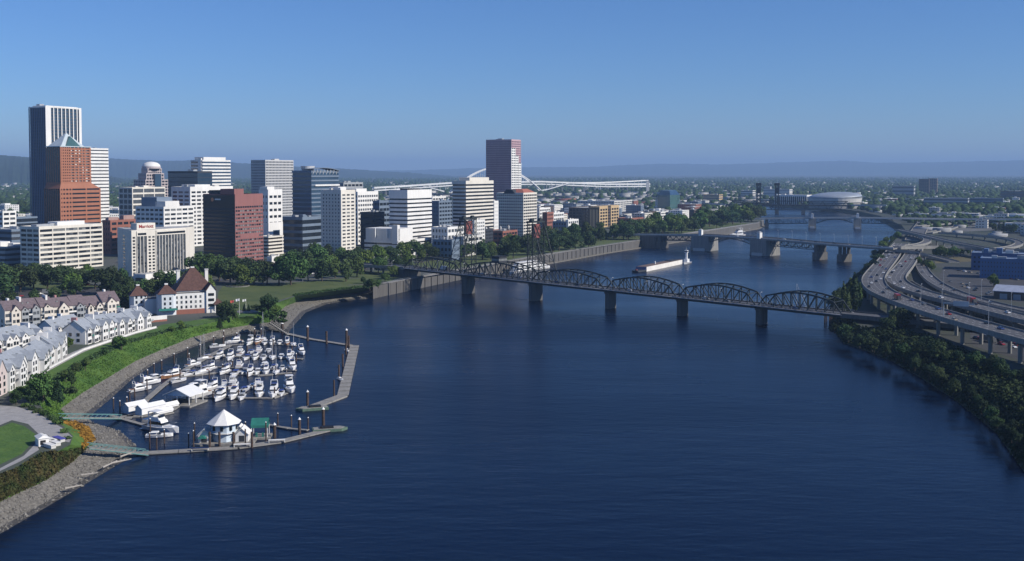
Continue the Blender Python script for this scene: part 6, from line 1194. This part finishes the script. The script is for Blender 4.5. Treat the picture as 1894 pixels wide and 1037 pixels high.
for i in range(12):
    x = 1330 + i * 26; q = [PY(a_, b_, c_) for a_, b_, c_ in dk2]; c = None
    for a_, b_ in zip(q[:-1], q[1:]):
        k = solve(a_, b_ - a_, x)
        if 0 <= k <= 1: c = a_.lerp(b_, k)
    if c: lamp_post(c + Vector((5, 7, 0)), 10, 'lamp post on the mid river bascule bridge', R(230), 'bascule bridge lamp posts', 1.2)
for i, (x, y) in enumerate(((640,505),(668,510),(690,500),(712,500),(735,495),(560,520),(598,512),(725,508))): lamp_post(P(x, y, ZG), 12, 'pale lamp post among the trees by the bridge ramp', R(40), 'ramp lamp posts', 1.4)
# ================================================================ cars
CARS = {}
def car_kind(key, m_, big=0):
    t = thing('car', 'car', 'car'); L_, W_ = (4.5, 1.85) if not big else (9, 2.5)
    if not big:
        m = M(); st = [(-.5, .55, .72), (-.46, .62, .92), (-.2, .65, .95), (.22, .64, .92), (.46, .55, .72), (.5, .48, .6)]
        for s_, zl, zh in st:
            for x, z in ((-1, .28), (-1.0, zl), (-.9, zh), (.9, zh), (1.0, zl), (1, .28)): m.v.append((x * W_ / 2, s_ * L_, z))
        for i in range(len(st) - 1):
            for k in range(6): m.f.append((6 * i + k, 6 * i + (k + 1) % 6, 6 * i + 6 + (k + 1) % 6, 6 * i + 6 + k)); m.m.append(0)
        m.f += [(0, 1, 2, 3, 4, 5)[::-1], tuple(30 + k for k in range(6))]; m.m += [0, 0]
        part('body', m, m_, t); cb = part('cabin_glass', M().prism([(-.8, -1.9), (.8, -1.9), (.8, .9), (-.8, .9)], .92, 1.38, 0, [(-.62, -1.3), (.62, -1.3), (.62, .15), (-.62, .15)]), bglassd, t); part('roof_panel', M().box((-.64, -1.32, 1.38), (.64, .17, 1.44)), m_, cb)
    else:
        part('cargo_box', M().box((-1.25, -4.5, .7), (1.25, 2.0, 3.6)), m_, t); part('cab', M().prism([(-1.1, 2.1), (1.1, 2.1), (1.1, 4.3), (-1.1, 4.3)], .6, 2.7, 0, [(-1.05, 2.1), (1.05, 2.1), (1.0, 3.6), (-1.0, 3.6)]), dark, t)
    wm_ = unit_wheel
    for x in (-1, 1):
        for y in (-.31, .31): inst('wheel', wm_, t, (x * W_ / 2 * .93, y * L_, .33))
    return t
unit_wheel = M().cyl((-.12, 0, 0), (.12, 0, 0), .33, n=10).mesh('wheel', black)
cpal = {'white': mat('car_white', (.75, .75, .75), .3, .02), 'black': mat('car_black', (.015, .015, .018), .25, .02), 'grey': mat('car_grey', (.16, .17, .18), .3, .02), 'red': mat('car_red', (.30, .03, .03), .3, .02), 'blue': mat('car_blue', (.04, .07, .20), .3, .02), 'tan': mat('car_tan', (.34, .29, .22), .3, .02)}
def car(col_, loc, rz, label, group, big=0):
    k = (col_, big)
    if k not in CARS: CARS[k] = t = car_kind(col_, cpal[col_], big)
    else: t = copy_tree(CARS[k])
    if big: t.name = 'truck'; t['category'] = 'truck'
    t.location = loc; t.rotation_euler = (0, 0, rz); tag(t, col_ + (' truck ' if big else ' car ') + label, None, group); return t
def cars_on(line, n, half, label, group, seed, lanes=3, z=.05, s0=.02, s1=.98):
    g = random.Random(seed); Lr = resample(smooth_line(line, 2), 3); cols = ['black', 'black', 'grey', 'white', 'blue', 'black', 'grey', 'tan', 'white', 'black', 'red']
    for k in range(n):
        f_ = s0 + (s1 - s0) * (k + g.uniform(.1, .9)) / n; i = min(len(Lr) - 2, int(f_ * (len(Lr) - 1))); d = Lr[i + 1] - Lr[i]; s_ = Vector((d.y, -d.x, 0)).normalized(); off = -half + 2 * half * (g.randrange(lanes) + .5) / lanes
        big = 1 if g.random() < .06 else 0; car(g.choice(cols), Lr[i] + s_ * off + Vector((0, 0, z)), math.atan2(d.y, d.x) - math.pi / 2, label, group, big)
cars_on(V1, 40, 7.2, 'driving on the freeway deck nearest the river', 'cars on the river side freeway deck', 1, 4); cars_on(V2, 26, 6.4, 'driving on the second freeway deck', 'cars on the second freeway deck', 2, 4); cars_on(V3, 9, 4.2, 'driving on the landward freeway ramp', 'cars on the landward ramp', 3, 2)
cars_on([Vector((A.x, A.y, dz(0))), Vector((B.x, B.y, dz(L_ if False else nodes[-1])))], 14, 5.2, 'crossing the near truss bridge', 'cars on the truss bridge', 4, 4); cars_on([PY(x, y, Y) for x, y, Y in dk2], 16, 7, 'crossing the mid river bascule bridge', 'cars on the bascule bridge', 5, 4)
cars_on([P(x, y, ZG) for x, y in [(370,525),(440,516),(560,508),(700,492),(760,477.5),(850,465),(1000,448)]], 26, 5, 'on the parkway behind the park trees', 'cars on the parkway', 6, 3, .05); cars_on([P(x, y, ZG) for x, y in [(-40,562),(60,545),(140,542),(245,530),(285,543)]], 16, 4, 'on the road through the grove', 'cars on the grove road', 7, 2)
cars_on([P(x, y, ZE) for x, y in [(1770,500),(1894,520)]], 10, 3, 'parked in front of the blue warehouse', 'cars by the blue warehouse', 8, 1); cars_on([P(x, y, ZE) for x, y in [(1760,520),(1830,545),(1890,556)]], 12, 5, 'parked in the yard beside the landward ramp', 'cars in the yard', 9, 2); cars_on([P(x, y, ZE) for x, y in [(1810,625),(1894,645)]], 7, 6, 'parked beneath the freeway columns', 'cars under the freeway', 10, 2)
cars_on([P(x, y, ZG) for x, y in [(170,560),(232,552),(250,548)]], 8, 3, 'parked behind the plum roofed block', 'cars behind the condominiums', 12, 2); cars_on([P(x, y, ZG) for x, y in [(160,528),(200,530),(240,524)]], 9, 4, 'parked in front of the office slab', 'cars by the office slab', 13, 2)
# ================================================================ low city blocks, suburbs, far woods
fw = [white, offwhite, cream, greyst, brick, tan, blueg, brown, rooflt]; fwn = ['white', 'pale grey', 'cream', 'grey', 'brick', 'tan', 'blue grey', 'brown', 'light']
def inside(poly, x, y):
    c = False; n_ = len(poly); j = n_ - 1
    for i in range(n_):
        xi, yi = poly[i]; xj, yj = poly[j]
        if (yi > y) != (yj > y) and x < (xj - xi) * (y - yi) / (yj - yi) + xi: c = not c
        j = i
    return c
seed_ = random.Random(99); occ = []
for o_ in bpy.data.objects:
    if o_.get('category') in ('building', 'hotel', 'arena'): occ.append((o_.location.x, o_.location.y, 42))
def free(x, y, r_): return all((x - a) ** 2 + (y - b) ** 2 > (r_ + c) ** 2 * .5 for a, b, c in occ)
nfill = 0; tries = 0
for (ax, bx_, ay, by_), cnt, where in [((-1250, 100, 1450, 2300), 62, 'downtown behind the towers'), ((-250, 620, 1600, 2700), 150, 'in the low quarter beyond the towers'), ((640, 2000, 1500, 3300), 64, 'on the east side beyond the ramps'), ((-900, -420, 980, 1500), 22, 'near the left edge')]:
    made = 0; tries = 0
    while made < cnt and tries < 4000:
        tries += 1; x, y = seed_.uniform(ax, bx_), seed_.uniform(ay, by_); w_, d_ = seed_.uniform(16, 42), seed_.uniform(16, 44)
        px_, py_ = proj((x, y, 10))
        if not (-60 < px_ < 1960) or not free(x, y, 20): continue
        west = inside(LAND, x, y) and inside(LAND, x + 40, y) and inside(LAND, x + 95, y - 40); east_ = inside(LANDE, x - 45, y)
        if not (west or east_): continue
        if 'west' and x > 0 and west and inside(LAND, x, y) and not inside(LAND, x + 110, y - 55): continue
        h_ = seed_.choice([6, 8, 9, 11, 14, 18, 22]) if 'downtown' in where or 'low' in where else seed_.choice([6, 7, 8, 10, 13]); occ.append((x, y, 22)); k = seed_.choices(range(9), (5, 3, 3, 2, 3, 1, 2, 2, 2))[0]
        size_ = 'tall' if h_ > 16 else 'long' if max(w_, d_) > 34 else 'small'
        t = thing('low_rise', f'{size_} {fwn[k]} low-rise building {where}', 'building', (x, y, (ZG if west else ZE)), -TH, 'low-rise buildings ' + where)
        ubox('wall', fw[k], t, (-w_ / 2, -d_ / 2, -.3), (w_ / 2, d_ / 2, h_)); ubox('roof', seed_.choice([rooft, rooflt, roofd, rooft]), t, (-w_ / 2 + .4, -d_ / 2 + .4, h_ + .01), (w_ / 2 - .4, d_ / 2 - .4, h_ + .3))
        wn = M(); nf = max(1, int(h_ / 3.6))
        for f_ in range(nf):
            z = 1.2 + f_ * h_ / nf
            for j in range(max(2, int(d_ / 4.5))): yy = -d_ / 2 + 1.2 + j * 4.4; wn.box((w_ / 2 - .1, yy, z), (w_ / 2 + .06, yy + 2.2, z + 1.6)) if yy + 2.2 < d_ / 2 else None
            for j in range(max(2, int(w_ / 4.5))): xx = -w_ / 2 + 1.2 + j * 4.4; wn.box((xx, -d_ / 2 - .06, z), (xx + 2.2, -d_ / 2 + .1, z + 1.6)) if xx + 2.2 < w_ / 2 else None
        part('windows', wn, glass, t, kind='stuff'); ubox('roof_unit', seed_.choice([galv, white, greyst]), t, (-w_ * .2, -d_ * .2, h_ + .3), (w_ * seed_.uniform(0, .2), d_ * seed_.uniform(0, .2), h_ + seed_.uniform(1.5, 3.5)))
        made += 1
# city trees between the low blocks
for k in range(60):
    for _ in range(40):
        x, y = seed_.uniform(-1000, 560), seed_.uniform(1400, 2500)
        if inside(LAND, x, y) and inside(LAND, x + 30, y) and free(x, y, -6): break
    tree((x, y, ZG), seed_.choice(BROAD), seed_.uniform(9, 15), 1, 'street tree between the far low-rise blocks', 'street trees among the low blocks')
# masses beyond
def blobs(name, label, n, y0, y1, smin, smax, m_, seed, flat=.8, box=False, xr=.62, z=None, keep=None):
    g = np.random.default_rng(seed); Y = np.exp(g.uniform(math.log(y0), math.log(y1), n)); X = g.uniform(-xr, xr, n) * Y
    ok = np.array([(inside(LAND, a, b) and inside(LAND, a + 25, b)) or (inside(LANDE, a, b) and inside(LANDE, a - 25, b)) for a, b in zip(X, Y)])
    if keep: ok &= np.array([keep(a, b) for a, b in zip(X, Y)])
    X, Y = X[ok], Y[ok]; n = len(X)
    if box: V = np.array([(-1, -1, 0), (1, -1, 0), (1, 1, 0), (-1, 1, 0), (-1, -1, 1), (1, -1, 1), (1, 1, 1), (-1, 1, 1)], float); Fc = np.array([(4, 5, 6, 7), (0, 1, 5, 4), (1, 2, 6, 5), (2, 3, 7, 6), (3, 0, 4, 7)])
    else:
        ph = (1 + 5 ** .5) / 2; V = np.array([(-1, ph, 0), (1, ph, 0), (-1, -ph, 0), (1, -ph, 0), (0, -1, ph), (0, 1, ph), (0, -1, -ph), (0, 1, -ph), (ph, 0, -1), (ph, 0, 1), (-ph, 0, -1), (-ph, 0, 1)]) / 1.9
        Fc = np.array([(0, 11, 5), (0, 5, 1), (0, 1, 7), (0, 7, 10), (0, 10, 11), (1, 5, 9), (5, 11, 4), (11, 10, 2), (10, 7, 6), (7, 1, 8), (3, 9, 4), (3, 4, 2), (3, 2, 6), (3, 6, 8), (3, 8, 9), (4, 9, 5), (2, 4, 11), (6, 2, 10), (8, 6, 7), (9, 8, 1)])
    s = g.uniform(smin, smax, (n, 1, 1)); A_ = g.uniform(0, 6.28, n) if not box else np.full(n, -TH) + g.choice([0, .2], n); c_, s_ = np.cos(A_), np.sin(A_); W = np.repeat(V[None], n, 0) * s
    if box: W *= g.uniform(.5, 1.6, (n, 1, 3)); W[:, :, 2] *= flat * .6
    else: W *= g.uniform(.7, 1.25, W.shape); W[:, :, 2] = W[:, :, 2] * flat + s[:, :, 0] * .45
    x_ = W[:, :, 0] * c_[:, None] - W[:, :, 1] * s_[:, None] + X[:, None]; y_ = W[:, :, 0] * s_[:, None] + W[:, :, 1] * c_[:, None] + Y[:, None]; z_ = W[:, :, 2] + ZE
    q = np.stack([x_, y_, z_], 2).reshape(-1, 3); nv = len(V); f = (Fc[None] + (np.arange(n) * nv)[:, None, None]).reshape(-1); k = Fc.shape[1]
    me = bpy.data.meshes.new(name); me.vertices.add(len(q)); me.vertices.foreach_set('co', q.astype(np.float32).ravel()); me.loops.add(len(f)); me.loops.foreach_set('vertex_index', f.astype(np.int32)); me.polygons.add(len(f) // k); me.polygons.foreach_set('loop_start', np.arange(0, len(f), k, dtype=np.int32)); me.materials.append(m_); me.update(calc_edges=True)
    o = inst(name, me, kind='stuff'); o['label'] = label; return o
ftree = mat('far_foliage', (.016, .036, .013), .9, col2=(.05, .085, .025), scale=.035, spec=.15, detail=6)
blobs('far_woods', 'dark tree cover of the suburbs reaching to the horizon', 22000, 2300, 14000, 6, 13, ftree, 21, 1.0, keep=lambda a, b: not (-.12 < a / b < .24 and b < 4300) or (a * 7.3 + b * 3.1) % 1 < .18)
blobs('far_woods', 'street trees mixed into the nearer suburbs', 7000, 1500, 3600, 4, 8, ftree, 22, 1.0, keep=lambda a, b: (a < -250 and b > 1700) or (a > 620 and b > 1750) or (b > 2350 and (a * 5.7 + b) % 1 < .35))
blobs('far_houses', 'pale roofs and walls scattered through the far suburbs', 3800, 2300, 9000, 6, 16, mat('far_walls', (.16, .17, .17), .8, col2=(.52, .51, .49), scale=.02), 23, .8, True)
blobs('far_houses', 'red and brown rooftops of the far warehouse district', 320, 2500, 3600, 10, 26, mat('far_red', (.16, .06, .05), .8, col2=(.30, .12, .09), scale=.02), 24, .5, True, keep=lambda a, b: -.02 < a / b < .17)
blobs('far_houses', 'low grey sheds of the far east side', 700, 1500, 4000, 6, 18, mat('far_grey', (.14, .15, .16), .8, col2=(.45, .45, .44), scale=.02), 25, .5, True, keep=lambda a, b: a > 640 and b > 1500)
blobs('far_houses', 'crowded pale and dark roofs of the warehouse quarter beyond the towers', 1500, 2000, 4600, 7, 20, mat('far_mixed', (.06, .065, .07), .8, col2=(.55, .53, .50), scale=.03, detail=1), 26, .55, True, keep=lambda a, b: -.16 < a / b < .24 and free(a, b, -8))
# ================================================================ labels that single things out: place within the row, counted from the left
sh_ = {}
for o_ in COL.objects:
    if o_.parent is None and o_.get('category') and o_.get('label'): sh_.setdefault((o_['label'], o_.get('group')), []).append(o_)
def ordinal(k): return {1: 'first', 2: 'second', 3: 'third', 4: 'fourth', 5: 'fifth', 6: 'sixth', 7: 'seventh', 8: 'eighth', 9: 'ninth', 10: 'tenth', 11: 'eleventh', 12: 'twelfth'}.get(k) or str(k) + {1: 'st', 2: 'nd', 3: 'rd'}.get(k % 10 if k // 10 != 1 else 0, 'th')
for (lb, nm), os_ in sh_.items():
    if 2 <= len(os_) <= 60 and len(lb.split()) <= 12:
        for k, o_ in enumerate(sorted(os_, key=lambda o: proj(o.location)[0])): o_['label'] = f'{lb}, {ordinal(k + 1)} from the left'
# ================================================================ haze
hz = bpy.data.materials.new('haze'); hz.use_nodes = True; n = hz.node_tree.nodes; l = hz.node_tree.links
n.remove(n['Principled BSDF']); pv = n.new('ShaderNodeVolumePrincipled')
pv.inputs['Color'].default_value = (*HAZE_COLOR, 1); pv.inputs['Density'].default_value = HAZE_DENSITY; pv.inputs['Anisotropy'].default_value = 0.0
l.new(pv.outputs[0], n['Material Output'].inputs['Volume'])
hb = part('haze', M().box((-42000, -3000, -60), (42000, 45000, 540)), hz, kind='stuff')
hb['label'] = 'thin blue summer haze over the whole city'
